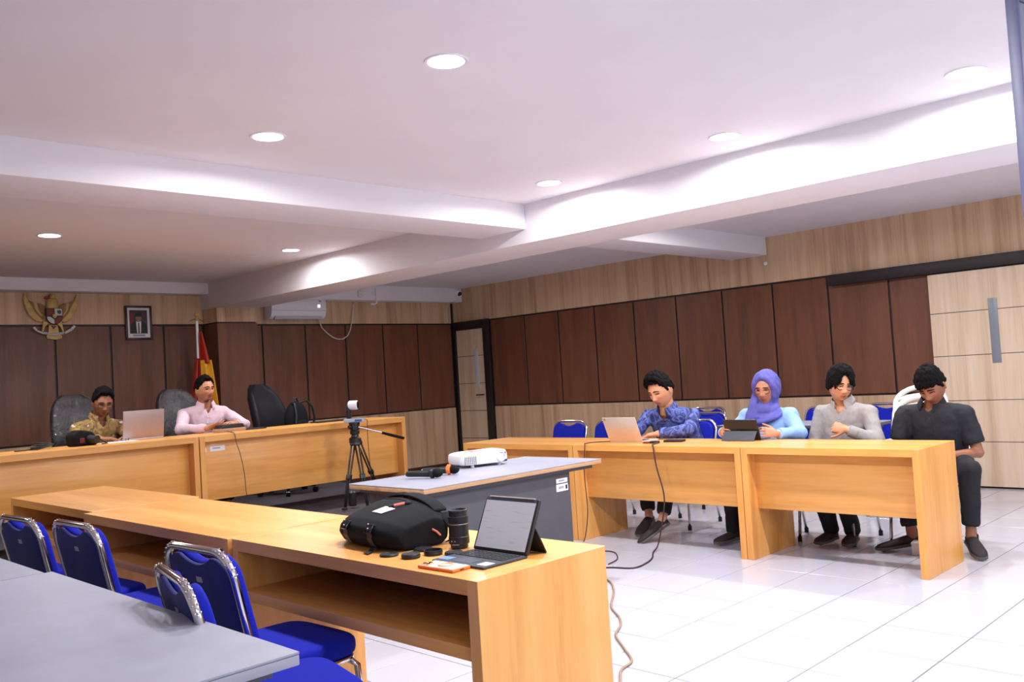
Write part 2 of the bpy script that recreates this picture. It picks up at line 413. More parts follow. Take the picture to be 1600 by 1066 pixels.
# ================================================================== desks
M['shelf_shade'] = wood('dark_brown_shelf_shade', srgb(44,27,20), srgb(58,36,26), srgb(70,44,32), 'x', 1, .7)  # dark brown that puts the shade of the shelf openings into the colour
def desk(name, label, w, d, h, loc, rz, group=None, shelf=True, panel_z=.33, top_t=.045, recess=.10, side_t=.045):
    """local: x along the width (0..w), user side at y = 0, front (panel) side at y = d"""
    t = thing(name, label, 'desk', loc, rz, group)
    part('top', MB().bx(side_t, w-side_t, 0, d, h-top_t, h), M['desk_x'], t, bevel=.0008, seg=1)
    for x0 in (0, w-side_t):
        part('side_panel', MB().bx(x0, x0+side_t, 0, d, 0, h), M['desk_z'], t, bevel=.0012, seg=1)
    part('modesty_panel', MB().bx(side_t, w-side_t, d-recess-.018, d-recess, panel_z, h-top_t), M['desk_x'], t, bevel=.001)
    part('shelf_shade_board', MB().bx(side_t, w-side_t, d-recess-.026, d-recess-.0185, .553, h-top_t), M['shelf_shade'], t)  # added dark board, deepens the shade at the back of the shelf opening
    if shelf:
        part('shelf', MB().bx(side_t, w-side_t, .012, d-recess-.018, .512, .552), M['desk_x'], t, bevel=.002)
    return t
# right-hand row: front faces -X; local x -> -Y ... rz = -90deg maps local x to -Y and local y to +X, so mirror by rz = +90
GR = 'beech desks of the right-hand row'
XF, DD = -3.777, .577
def right_desk(y_lo, y_hi, label):
    # rz=90: local x -> +Y, local y -> -X ; user side at X = XF+DD
    return desk('meeting_desk', label, y_hi-y_lo, DD, .75, (XF+DD, y_lo, 0), PI/2, GR)
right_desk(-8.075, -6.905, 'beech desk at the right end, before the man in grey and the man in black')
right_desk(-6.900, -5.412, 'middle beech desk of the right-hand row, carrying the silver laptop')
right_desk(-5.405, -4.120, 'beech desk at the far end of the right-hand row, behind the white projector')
# near row: user side faces the camera (-X), panel towards +X ; rz = -90: local x -> -Y, local y -> +X
GN = 'beech desks of the near row'
def near_desk(x0, y_hi, y_lo, label, d=.572, rz=-PI/2):
    return desk('meeting_desk', label, y_hi-y_lo, d, .75, (x0, y_hi, 0), rz, GN)
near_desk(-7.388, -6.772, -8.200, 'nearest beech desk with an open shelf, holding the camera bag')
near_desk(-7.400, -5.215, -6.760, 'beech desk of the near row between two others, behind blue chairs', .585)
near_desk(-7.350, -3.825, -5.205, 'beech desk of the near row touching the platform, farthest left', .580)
# back row on the platform: front faces -Y ; rz = 180: local x -> -X, local y -> -Y
GB = 'beech desks of the back row'
def back_desk(x_hi, x_lo, label):
    return desk('meeting_desk', label, x_hi-x_lo, .58, .76, (x_hi, -2.42, .22), PI, GB, panel_z=.21, top_t=.05)
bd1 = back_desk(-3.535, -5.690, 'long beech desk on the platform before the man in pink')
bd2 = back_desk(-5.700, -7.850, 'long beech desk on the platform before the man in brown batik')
def sticker(parent, c, ux, uy, w, h, label):
    o = part('inventory_sticker', MB().box((0, 0, 0), (w, h, .0012), np.array([ux, uy, np.cross(ux, uy)]).T).xf(Matrix.Translation(c)), M['paper'], parent, label=label)
    return o
st = sticker(bd1, (2.095, .4835, .640), (-1,0,0), (0,0,1), .075, .042, 'small white inventory sticker')
part('print', MB().bx(2.075, 2.118, .4842, .4848, .636, .645), M['grey_lam'], st)
st = sticker(bd1, (1.955, .4835, .642), (-1,0,0), (0,0,1), .135, .045, 'white inventory sticker with a code')
part('print', MB().bx(1.930, 2.000, .4842, .4848, .640, .650), M['grey_lam'], st)

# ================================================================== grey tables
def grey_table(label, w, d, h, loc, rz, edge='ply', overhang=(.10, .26), group=None, front=True, name='grey_table'):
    """local: x along the length, y along the depth, visible front at y = 0"""
    t = thing(name, label, 'table', loc, rz, group)
    tp = part('top', MB().bx(0, w, 0, d, h-.006, h), M['grey_lam'], t, bevel=.001, seg=1)
    part('edge_band', MB().bx(.0, w, 0, d, h-.030, h-.0065), M[edge], t, bevel=.003)
    part('apron', MB().bx(.05, w-.05, .04, d-.04, h-.055, h-.0305), M['grey_dark'], t)
    if front: part('front_panel', MB().bx(overhang[0], w-overhang[1], .055, .073, .08, h-.056), M['grey_dark'], t, bevel=.001)
    for x in (overhang[0], w-overhang[1]-.03):
        part('leg', MB().bx(x, x+.03, .074, d-.06, 0, h-.056), M['grey_dark'], t, bevel=.003)
    return t
gt = grey_table('grey table with worn plywood edge, carrying the white projector', 1.49, .69, .75, (-6.07, -6.36, 0), 0)
st = sticker(gt, (1.155, .0543, .648), (1,0,0), (0,0,1), .105, .028, 'white inventory sticker')
part('print', MB().bx(1.125, 1.175, .0531, .0536, .644, .652), M['grey_lam'], st)
st = sticker(gt, (1.155, .0543, .605), (1,0,0), (0,0,1), .108, .045, 'white inventory sticker with a code')
part('print', MB().bx(1.120, 1.170, .0531, .0536, .598, .614), M['grey_lam'], st)
part('code', MB().bx(1.185, 1.203, .0531, .0536, .592, .618), M['black'], st)
GF = 'grey tables in the foreground'
# local x -> +Y (rz = 90), local y -> -X
grey_table('grey table top filling the lower left corner, nearest the camera', 1.58, .78, .75, (-8.045, -8.335, 0), PI/2, 'grey_lam', (.5, .5), GF, False)
grey_table('grey table at the left picture edge, beyond the nearest grey table', 1.58, .78, .75, (-8.068, -6.745, 0), PI/2, 'grey_lam', (.5, .5), GF, False)
grey_table('long grey table by the wall, behind the man in grey', 1.38, .52, .75, (-1.45, -6.98, 0), PI/2, 'grey_dark', (.05, .05), None, False)

# ================================================================== blue banquet chair (local: faces +x, origin on the floor under the seat)
def rrect(w, h, r, n=6, scoop=None):
    """rounded rectangle, centred at x, from y = 0 up to h; only the top corners are rounded strongly"""
    p = []
    for cx, cy, a0, rr in ((w/2-.012, .012, -90, .012), (w/2-r, h-r, 0, r)):
        for k in range(n+1):
            a = math.radians(a0 + 90*k/n); p.append((cx+rr*math.cos(a), cy+rr*math.sin(a)))
    if scoop:
        for k in range(9):
            x = scoop[0]*(1-2*k/8); p.append((x, h - scoop[1]*(1-(x/scoop[0])**2)))
    q = [(-x, y) for x, y in reversed(p)] if not scoop else None
    if scoop:
        left = [(-x, y) for x, y in reversed(p[:2*(n+1)])]
        return p + left
    return p + q
def blue_chair(label, loc, rz, group, cush='blue'):
    t = thing('banquet_chair', label, 'chair', loc, rz, group)
    # seat: rounded cushion
    pts = []
    for k in range(48):
        a = 2*PI*k/48; c, s_ = math.cos(a), math.sin(a)
        e = 2/5.0
        pts.append((.215*math.copysign(abs(c)**e, c)+.0, .212*math.copysign(abs(s_)**e, s_)*(1-.06*(1-c)/2)))
    part('seat', MB().prism(pts, (0, 0, .425), (1,0,0), (0,1,0), (0,0,.062)), M['blue'], t, bevel=.022, seg=3)
    part('seat_base', MB().prism([(x*.97, y*.97) for x, y in pts], (0, 0, .409), (1,0,0), (0,1,0), (0,0,.0155)), M['chrome'], t, bevel=.004)
    # back: leaning frame
    lean = math.radians(13)
    up = V(-math.sin(lean), 0, math.cos(lean)); nx = V(math.cos(lean), 0, math.sin(lean)); o = V(-.185, 0, .455); sd = V(0, 1, 0)
    hw, hh, r = .205, .40, .085
    path = [o + sd*(-hw)*.93 - up*.05]
    path += [o - sd*hw*.96 + up*.10, o - sd*hw + up*(hh-r)]
    for k in range(1, 8):
        a = math.radians(180-90*k/8); path.append(o + sd*(-hw+r+r*math.cos(a)) + up*(hh-r+r*math.sin(a)))
    path += [o - sd*(hw-r) + up*hh, o + sd*(hw-r) + up*hh]
    path += [V(p[0], -p[1], p[2]) for p in reversed(path[:-2])]
    fr = part('back_frame', MB().tube(path, .0125, 10), M['chrome'], t, smooth=True, angle=180)
    dots = MB()
    for sgn in (-1, 1):
        for k in range(6):
            for off in (-.6, 0, .6):
                a = math.radians(90-15-13*k); c = o + sd*sgn*(hw-r+r*math.cos(a)) + up*(hh-r+r*math.sin(a))
                rad = unit(sd*sgn*math.cos(a) + up*math.sin(a))
                dots.ell(c + .0128*(rad*math.cos(off) - nx*math.sin(off)), (.0035, .0035, .0035), None, 6, 4)
    gs = part('grip_studs', dots, M['chrome'], fr, smooth=True, angle=180); gs['kind'] = 'stuff'
    pad = rrect(2*hw-.03, hh-.02, r-.012, 6, (.10, .028))
    part('backrest', MB().prism(pad, o+nx*.004, sd, up, nx*.038), M[cush], t, bevel=.014, seg=3)
    bk = part('back_shell', MB().prism([(x*.985, y*.985+.003) for x, y in pad], o-nx*.010, sd, up, nx*.013), M['blue_dark'], t, bevel=.003)
    part('maker_tag', MB().box(o+up*.30-nx*.0108, (.0014, .034, .018), np.array([nx, sd, up]).T), M['grey_lam'], bk)
    # legs
    for sx, sy in ((1, 1), (1, -1), (-1, 1), (-1, -1)):
        if sx > 0: p = [(.16, .185*sy, .412), (.185, .19*sy, .39), (.215, .20*sy, .02)]
        else: p = [(-.10, .185*sy, .412), (-.15, .19*sy, .39), (-.235, .20*sy, .02)]
        lg = part('leg', MB().tube(p, .0115, 10), M['chrome'], t, smooth=True, angle=180)
        part('foot_cap', MB().cyl((p[2][0], p[2][1], .0), (p[2][0], p[2][1], .035), .0155, n=10), M['rubber'], lg, smooth=True)
    return t
GCH = 'blue upholstered chairs behind the near row'
ch0 = blue_chair('blue chair of the near row nearest the camera bag desk, seat in full view', (-7.545, -7.355, 0), math.radians(2), GCH)
dup(ch0, (-7.55, -6.30, 0), math.radians(3), 'blue chair second of the near row, right of the leftmost chair back')
dup(ch0, (-7.62, -5.83, 0), math.radians(4), 'leftmost blue chair back in view, before the near row')
dup(ch0, (-7.66, -5.08, 0), math.radians(2), 'blue chair at the left picture edge, only its seat showing')
dup(ch0, (-7.775, -7.755, 0), math.radians(-12), 'blue chair drawn back to the grey table, its seat at the bottom edge')
GRC = 'blue chairs on the right-hand side'
dup(ch0, (-2.82, -4.33, 0), PI, 'empty blue chair behind the far end desk, leftmost by the wall', GRC)
dup(ch0, (-2.82, -4.86, 0), PI, 'empty blue chair half hidden by the silver laptop', GRC)
dup(ch0, (-1.90, -5.29, 0), PI, 'empty blue chair right of the man in blue batik, the front one', GRC)
dup(ch0, (-1.00, -4.73, 0), PI, 'empty blue chair right of the man in blue batik, the one behind', GRC)
dup(ch0, (-1.32, -6.22, 0), PI, 'empty blue chair between the woman and the man in grey', GRC)
dup(ch0, (-.98, -6.66, 0), PI, 'empty blue chair between the man in grey and the white chairs', GRC)
dup(ch0, (-2.83, -5.76, 0), PI, 'blue chair under the man in blue batik', GRC)
dup(ch0, (-2.97, -6.60, 0), PI, 'blue chair under the woman in the violet headscarf', GRC)
dup(ch0, (-2.86, -7.12, 0), PI, 'blue chair under the man in the grey shirt', GRC)
dup(ch0, (-2.74, -7.73, 0), PI, 'blue chair under the man in the black shirt', GRC)

# ================================================================== white moulded chairs, stacked
def white_chair(label, loc, rz):
    t = thing('plastic_chair', label, 'chair', loc, rz, 'stacked white plastic chairs')
    m = 'cream_plastic'
    seat = MB().grid(lambda u, v: (-.21+.43*u, (-.215+.43*v)*(1-.10*(1-u)), .43-.02*math.sin(PI*v)*math.sin(PI*min(1, u*1.2))), 10, 10)
    sm = seat.mesh('seat'); so = link('seat', sm, M[m], t)
    md = so.modifiers.new('thickness', 'SOLIDIFY'); md.thickness = .012
    lean = math.radians(14); up = V(-math.sin(lean), 0, math.cos(lean)); o = V(-.20, 0, .42)
    hw, H = .205, .44
    def bp(x, y): return o + up*y + V(-.05*(1-(x/hw)**2), x, 0)
    path = [bp(-hw*.92, 0), bp(-hw, .15), bp(-hw, .30)] + [bp(hw*math.cos(a), .30+.14*math.sin(a)) for a in np.linspace(PI*.93, PI*.07, 11)] + [bp(hw, .30), bp(hw, .15), bp(hw*.92, 0)]
    part('back_frame', MB().tube(path, [.022]*len(path), 8), M[m], t, smooth=True, angle=180)
    for k, y in enumerate((.16, .245, .325)):
        part('back_slat', MB().tube([bp(x, y+.045*(1-(x/hw)**2)) for x in np.linspace(-hw*.97, hw*.97, 11)], .0155, 8), M[m], t, smooth=True, angle=180)
    part('back_stay', MB().tube([bp(0, y) for y in (.0, .15, .30, .43)], .02, 8), M[m], t, smooth=True, angle=180)
    for sy in (-1, 1):
        for sx in (-1, 1):
            part('leg', MB().tube([(.19*sx, .20*sy, .42), (.215*sx, .22*sy, .2), (.235*sx, .235*sy, .001)], [.026, .022, .018], 8), M[m], t, smooth=True, angle=180)
    return t
w0 = white_chair('white plastic chair at the bottom of the stack beside the sliding door', (-1.70, -7.195, 0), PI)
dup(w0, (-1.665, -7.195, .085), PI, 'white plastic chair in the middle of the stack beside the sliding door')
dup(w0, (-1.63, -7.195, .170), PI, 'white plastic chair on top of the stack beside the sliding door')

# ================================================================== executive chairs on the platform (local: faces +x)
def film_mat():
    q = NT('clear_plastic_film'); vec = q.coords((1,1,1))
    gl = q.n('ShaderNodeBsdfGlossy'); gl.inputs['Roughness'].default_value = .05; gl.inputs['Color'].default_value = (.95, .97, 1, 1)
    tr = q.n('ShaderNodeBsdfTransparent'); mx = q.n('ShaderNodeMixShader'); mx.inputs[0].default_value = .10
    bp = q.n('ShaderNodeBump'); bp.inputs['Strength'].default_value = 1.0; bp.inputs['Distance'].default_value = .06
    q.l(q.noise(vec, 11, 3, .6, 1.0), bp.inputs['Height']); q.l(bp.outputs[0], gl.inputs['Normal'])
    q.l(tr.outputs[0], mx.inputs[1]); q.l(gl.outputs[0], mx.inputs[2])
    q.l(mx.outputs[0], q.t.nodes['Material Output'].inputs['Surface']); return q.m
M['film'] = film_mat()
def office_chair(label, loc, rz, wrapped):
    t = thing('office_chair', label, 'chair', loc, rz, 'black leather office chairs on the platform')
    lean = math.radians(12)
    def back(off, extra=0.0):
        rs = []
        for i in range(15):
            v = i/14.0; y = .50 + .68*v
            w = (.225+.045*math.sin(PI*min(1, v*1.25)))*(1 if v < .72 else math.sqrt(max(.0, 1-((v-.72)/.30)**2)))+extra
            th = (.055+.018*math.sin(PI*v))*(1 if v < .85 else .75)+extra
            cx = -.20 - math.tan(lean)*(y-.50) + .05*math.sin(PI*v*1.1) + off
            ring = []
            for k in range(28):
                a = 2*PI*k/28; c, s_ = math.cos(a), math.sin(a)
                ring.append((cx + th*math.copysign(abs(c)**.6, c) + .05*(abs(s_)**3), w*math.copysign(abs(s_)**.55, s_), y))
            rs.append(ring)
        return MB().rings(rs)
    b = part('backrest', back(0), M['leather'], t, smooth=True, angle=60)
    pad = MB()
    part('back_cushion', MB().ell((-.185, 0, .68), (.05, .20, .13), rotm((0,1,0), -lean)), M['leather'], t, smooth=True, angle=180)
    seat = MB().prism([(.25*math.copysign(abs(math.cos(a))**.5, math.cos(a)), .25*math.copysign(abs(math.sin(a))**.5, math.sin(a))) for a in np.linspace(0, 2*PI, 40, endpoint=False)], (.03, 0, .41), (1,0,0), (0,1,0), (0,0,.11))
    part('seat', seat, M['leather'], t, bevel=.04, seg=3)
    for sy in (-1, 1):
        ar = part('armrest', MB().tube([(-.18, .275*sy, .48), (-.19, .285*sy, .62), (-.10, .29*sy, .675), (.12, .29*sy, .67), (.17, .285*sy, .60), (.08, .275*sy, .46)], .018, 8), M['black'], t, smooth=True, angle=180)
        part('arm_pad', MB().box((.0, .29*sy, .692), (.26, .055, .03)), M['leather'], ar, bevel=.012)
    part('gas_column', MB().lathe([(.035, .10), (.035, .24), (.026, .24), (.026, .41)], n=16), M['steel'], t, smooth=True)
    for k in range(5):
        a = 2*PI*k/5+.3; c, s_ = math.cos(a), math.sin(a)
        l = part('base_arm', MB().tube([(.03*c, .03*s_, .125), (.18*c, .18*s_, .10), (.30*c, .30*s_, .075)], [.030, .025, .018], 8), M['black'], t, smooth=True, angle=180)
        part('caster', MB().cyl((.30*c-.022*s_, .30*s_+.022*c, .03), (.30*c+.022*s_, .30*s_-.022*c, .03), .03, n=14), M['black_gloss'], l, smooth=True)
    if wrapped:
        part('plastic_cover', back(0.004, .012), M['film'], t, smooth=True, angle=180, label='clear crinkled plastic wrap over the backrest')
    return t
office_chair('plastic-wrapped black office chair behind the man in brown batik', (-6.08, -1.70, .22), math.radians(-80), True)
office_chair('plastic-wrapped black office chair behind the man in pink', (-5.10, -1.66, .22), math.radians(-78), True)
oc = office_chair('empty black leather office chair holding a backpack', (-4.06, -1.60, .22), math.radians(-66), False)
# ================================================================== remesh helper (many closed shapes -> one continuous skin)
def fuse(mb, name, voxel, smooth=4, disp=None, factor=.5):
    me = bpy.data.meshes.new(name+'_raw'); me.from_pydata(mb.v, [], mb.f)
    bm = bmesh.new(); bm.from_mesh(me); bmesh.ops.recalc_face_normals(bm, faces=bm.faces); bm.to_mesh(me); bm.free()
    o = bpy.data.objects.new(name+'_raw', me); COL.objects.link(o)
    r = o.modifiers.new('r', 'REMESH'); r.mode = 'VOXEL'; r.voxel_size = voxel
    if smooth:
        s = o.modifiers.new('s', 'SMOOTH'); s.factor = factor; s.iterations = smooth
    if disp:
        tx = bpy.data.textures.new(name+'_folds', 'CLOUDS'); tx.noise_scale = disp[0]; tx.noise_depth = 2
        d = o.modifiers.new('d', 'DISPLACE'); d.texture = tx; d.strength = disp[1]; d.mid_level = .5; d.texture_coords = 'LOCAL'
    dg = bpy.context.evaluated_depsgraph_get()
    out = bpy.data.meshes.new_from_object(o.evaluated_get(dg)); out.name = name
    bpy.data.objects.remove(o); bpy.data.meshes.remove(me)
    shade(out, True, 180)
    return out

# ================================================================== laptops and tablets
def laptop(label, hinge, rz, w, d, tilt, lid_mat, group=None):
    """local: hinge at the origin, base towards +x, lid leaning back towards -x; y along the hinge (centred)"""
    t = thing('laptop', label, 'laptop', hinge, rz, group)
    part('base', MB().bx(0, d, -w/2, w/2, 0, .014), M['silver'], t, bevel=.004)
    keys = MB()
    for i in range(5):
        for j in range(13):
            keys.bx(.025+i*.020, .041+i*.020, -w*.42+j*w*.065, -w*.42+j*w*.065+w*.055, .014, .0165)
    o = part('keyboard', keys, M['black'], t); o['kind'] = 'stuff'
    up = V(-math.sin(tilt), 0, math.cos(tilt)); nx = V(math.cos(tilt), 0, math.sin(tilt))
    lid = part('lid', MB().box(V(0, 0, .014)+up*d*.5-nx*.003, (.006, w, d), np.array([nx, V(0,1,0), up]).T), lid_mat, t, bevel=.0025)
    part('screen', MB().box(V(0, 0, .014)+up*d*.5+nx*.0006, (.0012, w-.014, d-.02), np.array([nx, V(0,1,0), up]).T), M['screen'], lid)
    return t
lp = laptop('silver laptop turned away on the desk of the man in blue batik', (-3.575, -5.79, .75), 0, .32, .205, math.radians(23), M['silver'])
st = part('lid_badge', MB().box((-.083, .135, .185), (.0012, .018, .014), rotm((0,1,0), -math.radians(23))), M['gold'], lp)
laptop('large silver laptop turned away on the desk beside the man in brown batik', (-5.97, -2.555, .98), PI/2, .345, .235, math.radians(8), plain('rose_silver_lid', srgb(168,150,148), .45, .5, var=.02))

# tablet in a folio stand before the woman
t = thing('tablet', 'black tablet in a grey folio stand held by the woman', 'tablet', (-3.33, -6.65, .75))
a = math.radians(20); up = V(-math.sin(a), 0, math.cos(a)); nx = V(math.cos(a), 0, math.sin(a))
part('slab', MB().box(up*.082+V(.045, 0, 0), (.010, .275, .16), np.array([nx, V(0,1,0), up]).T), M['black'], t, bevel=.003)
part('display', MB().box(up*.082+V(.045, 0, 0)+nx*.0055, (.001, .255, .14), np.array([nx, V(0,1,0), up]).T), M['screen'], t)
part('camera_ring', MB().lathe([(.0, 0), (.022, 0), (.022, .002), (0, .002)], up*.058+V(.045, 0, 0)-nx*.0072, np.array([V(0,1,0), up, -nx]).T.copy(), 24, False), M['black_gloss'], t)
a2 = math.radians(-38); up2 = V(-math.sin(a2), 0, math.cos(a2)); nx2 = V(math.cos(a2), 0, math.sin(a2))
part('stand_flap', MB().box(V(-.052, 0, .002)+up2*.042, (.005, .265, .084), np.array([nx2, V(0,1,0), up2]).T), M['grey_cloth'], t, bevel=.0015)
part('keyboard_flap', MB().bx(.05, .19, -.132, .132, 0, .006), M['grey_cloth'], t, bevel=.002)

# small things on the right-hand desks
o = part('phone_wallet', MB().box((0, 0, .008), (.085, .15, .016)).xf(Matrix.Translation((-3.46, -6.16, .75)) @ Matrix.Rotation(.2, 4, 'Z')), M['black'], bevel=.005)
tag(o, 'flat black wallet lying by the elbow of the man in blue batik', 'wallet')
t = thing('laptop_charger', 'small black charger with a red plug beside the silver laptop', 'charger', (-3.60, -6.06, .75), .3)
part('body', MB().bx(-.02, .02, -.05, .02, 0, .018), M['black'], t, bevel=.004)
part('plug', MB().bx(-.014, .014, .02, .075, .002, .014), M['red'], t, bevel=.003)

# ================================================================== projector and microphones on the grey table
t = thing('projector', 'white projector standing on the grey table', 'projector', (-5.105, -5.745, .75), math.radians(-16))
pj = MB()
rs = []
for z, k in ((.018, .955), (.025, .99), (.05, 1.0), (.077, .985), (.088, .945), (.092, .88)):
    ring = []
    for q in range(48):
        a = 2*PI*q/48; c, s_ = math.cos(a), math.sin(a)
        ring.append((.172*k*math.copysign(abs(c)**.32, c), .132*k*math.copysign(abs(s_)**.32, s_), z+(.006*c if z > .085 else 0)))
    rs.append(ring)
part('housing', pj.rings(rs), M['white_plastic'], t, smooth=True, angle=50)
part('lens_surround', MB().lathe([(.030, 0), (.034, .004), (.030, .008), (.026, .008), (.024, 0)], (.105, -.1315, .056), rotm((1,0,0), PI/2), 28, False), M['white_plastic'], t, smooth=True)
part('lens', MB().ell((.105, -.130, .056), (.025, .009, .025)), M['white_plastic'], t, smooth=True, angle=180)
part('lens_hood', MB().bx(.128, .140, -.1345, -.130, .045, .083).bx(.10, .140, -.1345, -.130, .078, .084), M['black'], t)
g = part('vent_frame', MB().bx(-.155, -.072, -.1335, -.128, .022, .074), M['black'], t)
for i in range(7): part('vent_bar', MB().bx(-.152+i*.0127, -.149+i*.0127, -.1355, -.1335, .022, .074), M['white_plastic'], g)
for i in range(5): part('vent_bar', MB().bx(-.155, -.072, -.1352, -.1335, .0255+i*.0105, .0282+i*.0105), M['white_plastic'], g)
part('focus_ring', MB().torus((.105, 0, .0925), .028, .004), M['white_plastic'], t, smooth=True)
part('port', MB().bx(.11, .15, -.1305, -.127, .022, .034), M['black'], t)
part('top_panel', MB().bx(-.05, .07, -.04, .06, .091, .0945), M['grey_lam'], t, bevel=.001)
for x, y in ((-.09, -.10), (.11, -.09), (0, .10)):
    part('foot', MB().lathe([(.012, 0), (.012, .012), (.007, .022)], (x, y, 0), n=14), M['white_plastic'], t, smooth=True)

def microphone(label, tail, rz, ring):
    """local: handle along +x, head at the +x end, axis at z = .026"""
    t = thing('microphone', label, 'microphone', tail, rz, 'wireless microphones on the grey table')
    R = rotm((0,1,0), PI/2)
    part('handle', MB().lathe([(.013, 0), (.017, .01), (.019, .10), (.022, .165)], (0, 0, .029), R, 18), M['black'], t, smooth=True)
    part('head_foam', MB().ell((.196, 0, .031), (.036, .0275, .0265), None, 20, 12), M['nylon'], t, smooth=True, angle=180)
    part('collar', MB().lathe([(.022, .150), (.0305, .158), (.0315, .166), (.0305, .175), (.022, .180)], (0, 0, .0325), R, 8 if ring == 'orange' else 18), M[ring], t, smooth=True,
         label='orange silicone anti-roll ring' if ring == 'orange' else None)
    part('end_cap', MB().lathe([(.0125, -.004), (.0132, .012)], (0, 0, .029), R, 18), M['steel'], t, smooth=True)
    return t
microphone('black wireless microphone lying nearest the table corner', (-5.790, -5.860, .75), math.radians(-62), 'black')
microphone('black wireless microphone with an orange ring, beside the projector', (-5.64, -5.83, .75), math.radians(-58), 'orange')

# ================================================================== camera tripod with conference camera
t = thing('camera_tripod', 'black video tripod standing on the platform before the back desk', 'tripod', (-4.37, -3.32, .22))
cr = V(0, 0, .60)
for k, (fx, fy) in enumerate(((-.22, -.10), (-.07, -.24), (.42, .22))):
    foot = V(fx, fy, .012); d = unit(foot-cr); side = unit(np.cross(d, V(0,0,1)))
    start = cr + V(fx, fy, 0)*.14 + V(0, 0, -.01)
    kn = start + (foot-start)*.52
    lg = part('leg', MB().tube([start+side*.018, kn+side*.012, foot+side*.006], [.0085,.0085,.007], 8).tube([start-side*.018, kn-side*.012, foot-side*.006], [.0085,.0085,.007], 8), M['black'], t, smooth=True, angle=180)
    part('leg_clamp', MB().box(kn, (.05, .03, .05), np.array([side, np.cross(d, side), d]).T), M['black'], lg, bevel=.006)
    part('leg_hinge', MB().box(start, (.055, .03, .06), np.array([side, np.cross(d, side), d]).T), M['black'], lg, bevel=.006)
    part('foot_pad', MB().box(foot+V(0, 0, .012), (.04, .04, .024)), M['rubber'], lg, bevel=.006)
part('crown', MB().lathe([(.04, .57), (.055, .59), (.055, .625), (.035, .64), (.03, .66)], n=20), M['black'], t, smooth=True)
part('bowl', MB().lathe([(.028, .655), (.042, .665), (.045, .69), (.035, .70), (.04, .71), (.04, .745), (.05, .75), (.05, .77)], n=20), M['black'], t, smooth=True)
part('tilt_body', MB().bx(-.038, .038, -.03, .03, .70, .765), M['black'], t, bevel=.008)
ha = part('pan_handle', MB().tube([(.02, -.03, .725), (.14, -.08, .685), (.24, -.12, .648)], .0065, 8), M['steel'], t, smooth=True)
part('handle_grip', MB().tube([(.22, -.112, .656), (.30, -.145, .627), (.41, -.19, .588)], [.012, .0145, .0135], 10), M['nylon'], ha, smooth=True)
part('side_knob', MB().cyl((-.04, 0, .73), (-.065, 0, .73), .016), M['black'], t, smooth=True)
part('base_lamp', MB().lathe([(.034, .02), (.036, .05), (.036, .14), (.02, .155), (.0, .16)], (-.05, .02, 0), n=20), M['black'], t, smooth=True, label='dark bottle-shaped weight under the crown')
t = thing('conference_camera', 'white and black conference camera mounted on the tripod', 'camera', (-4.36, -3.31, .99), math.radians(-52))
part('base', MB().prism([(-.085, -.055), (.085, -.055), (.095, 0), (.085, .055), (-.085, .055), (-.095, 0)], (0,0,.0), (1,0,0), (0,1,0), (0,0,.034)), plain('pale_grey_plastic', srgb(176,180,190), .35), t, bevel=.006)
part('logo_plate', MB().bx(.02, .085, -.058, -.054, .006, .026), plain('blue_plate', srgb(60,90,150), .4), t)
part('yoke', MB().bx(-.066, -.030, -.035, .035, .034, .165), M['black'], t, bevel=.012)
hd = part('head', MB().lathe([(.0, -.03), (.036, -.03), (.042, -.02), (.042, .048), (.036, .055)], (-.015, -.0, .155), rotm((0,1,0), PI/2)@rotm((1,0,0), .0), 24, False), M['white_plastic'], t, smooth=True)
part('lens', MB().lathe([(.0, .0555), (.034, .0555), (.036, .045), (.0, .045)], (-.015, 0, .155), rotm((0,1,0), PI/2), 24, False), M['black_gloss'], hd, smooth=True)

# ================================================================== things on the nearest desk
# camera bag
t = thing('camera_bag', 'black camera bag with buckled straps lying on the nearest desk', 'bag', (-7.11, -7.46, .75), math.radians(-6))
rs = []
N = 17
for i in range(N):
    v = -1+2*i/(N-1); e = (1-abs(v)**3.2)**.5 if abs(v) < 1 else 0
    e = max(e, .30)
    y = .205*v
    hb = .148*(.62+.38*e)*(1-.12*max(0, -v)); hf = .094*(.55+.45*e)
    dp = .5+.5*e
    prof = [(-.135*dp, .012), (-.158*dp, .045), (-.150*dp, hf*.85), (-.118*dp, hf+.008), (-.05, hf*.45+hb*.55), (.02, hb*.97), (.075*dp, hb), (.115*dp, hb*.90), (.145*dp, hb*.55), (.14*dp, .02), (.10*dp, .002), (-.10*dp, .002)]
    rs.append([(x, y, z) for x, z in prof])
bag = MB().rings(rs)
bm_ = link('bag_body', fuse(bag, 'bag_body', .006, 6), M['nylon'], t)
bvh = BVHTree.FromPolygons([v.co.copy() for v in bm_.data.vertices], [tuple(p.vertices) for p in bm_.data.polygons])
def on_bag(x, y, frm='top', off=.003):
    if frm == 'top': h = bvh.ray_cast(Vector((x, y, .5)), Vector((0, 0, -1)))
    else: h = bvh.ray_cast(Vector((-.5, y, x)), Vector((1, 0, 0)))
    return np.array(h[0] + h[1]*off), np.array(h[1])
def patch(x0, x1, y0, y1, off=.003, sk=0.0, nu=8):
    return MB().grid(lambda u, v: on_bag(x0+(x1-x0)*u, y0+(y1-y0)*v+sk*u, 'top', off)[0], nu, nu)
def ribbon(pts, w, wdir, th):
    m = MB(); rs = []
    for p, n in pts:
        a = p-np.asarray(wdir)*w/2; b = p+np.asarray(wdir)*w/2
        rs.append([a, b, b+n*th, a+n*th])
    return m.rings(rs)
part('label_patch', patch(-.075, -.028, -.045, .02, .0025, -.02), M['paper'], t, label='small white label on the flap')
part('zip_line', MB().tube([on_bag(.035+.01*math.sin(PI*k/8), .10-.17*k/8, 'top', .001)[0] for k in range(9)], .004, 6), M['black'], t)
zp = [on_bag(.03-.06*k/4, -.072+.012*k, 'top', .004)[0] for k in range(5)]
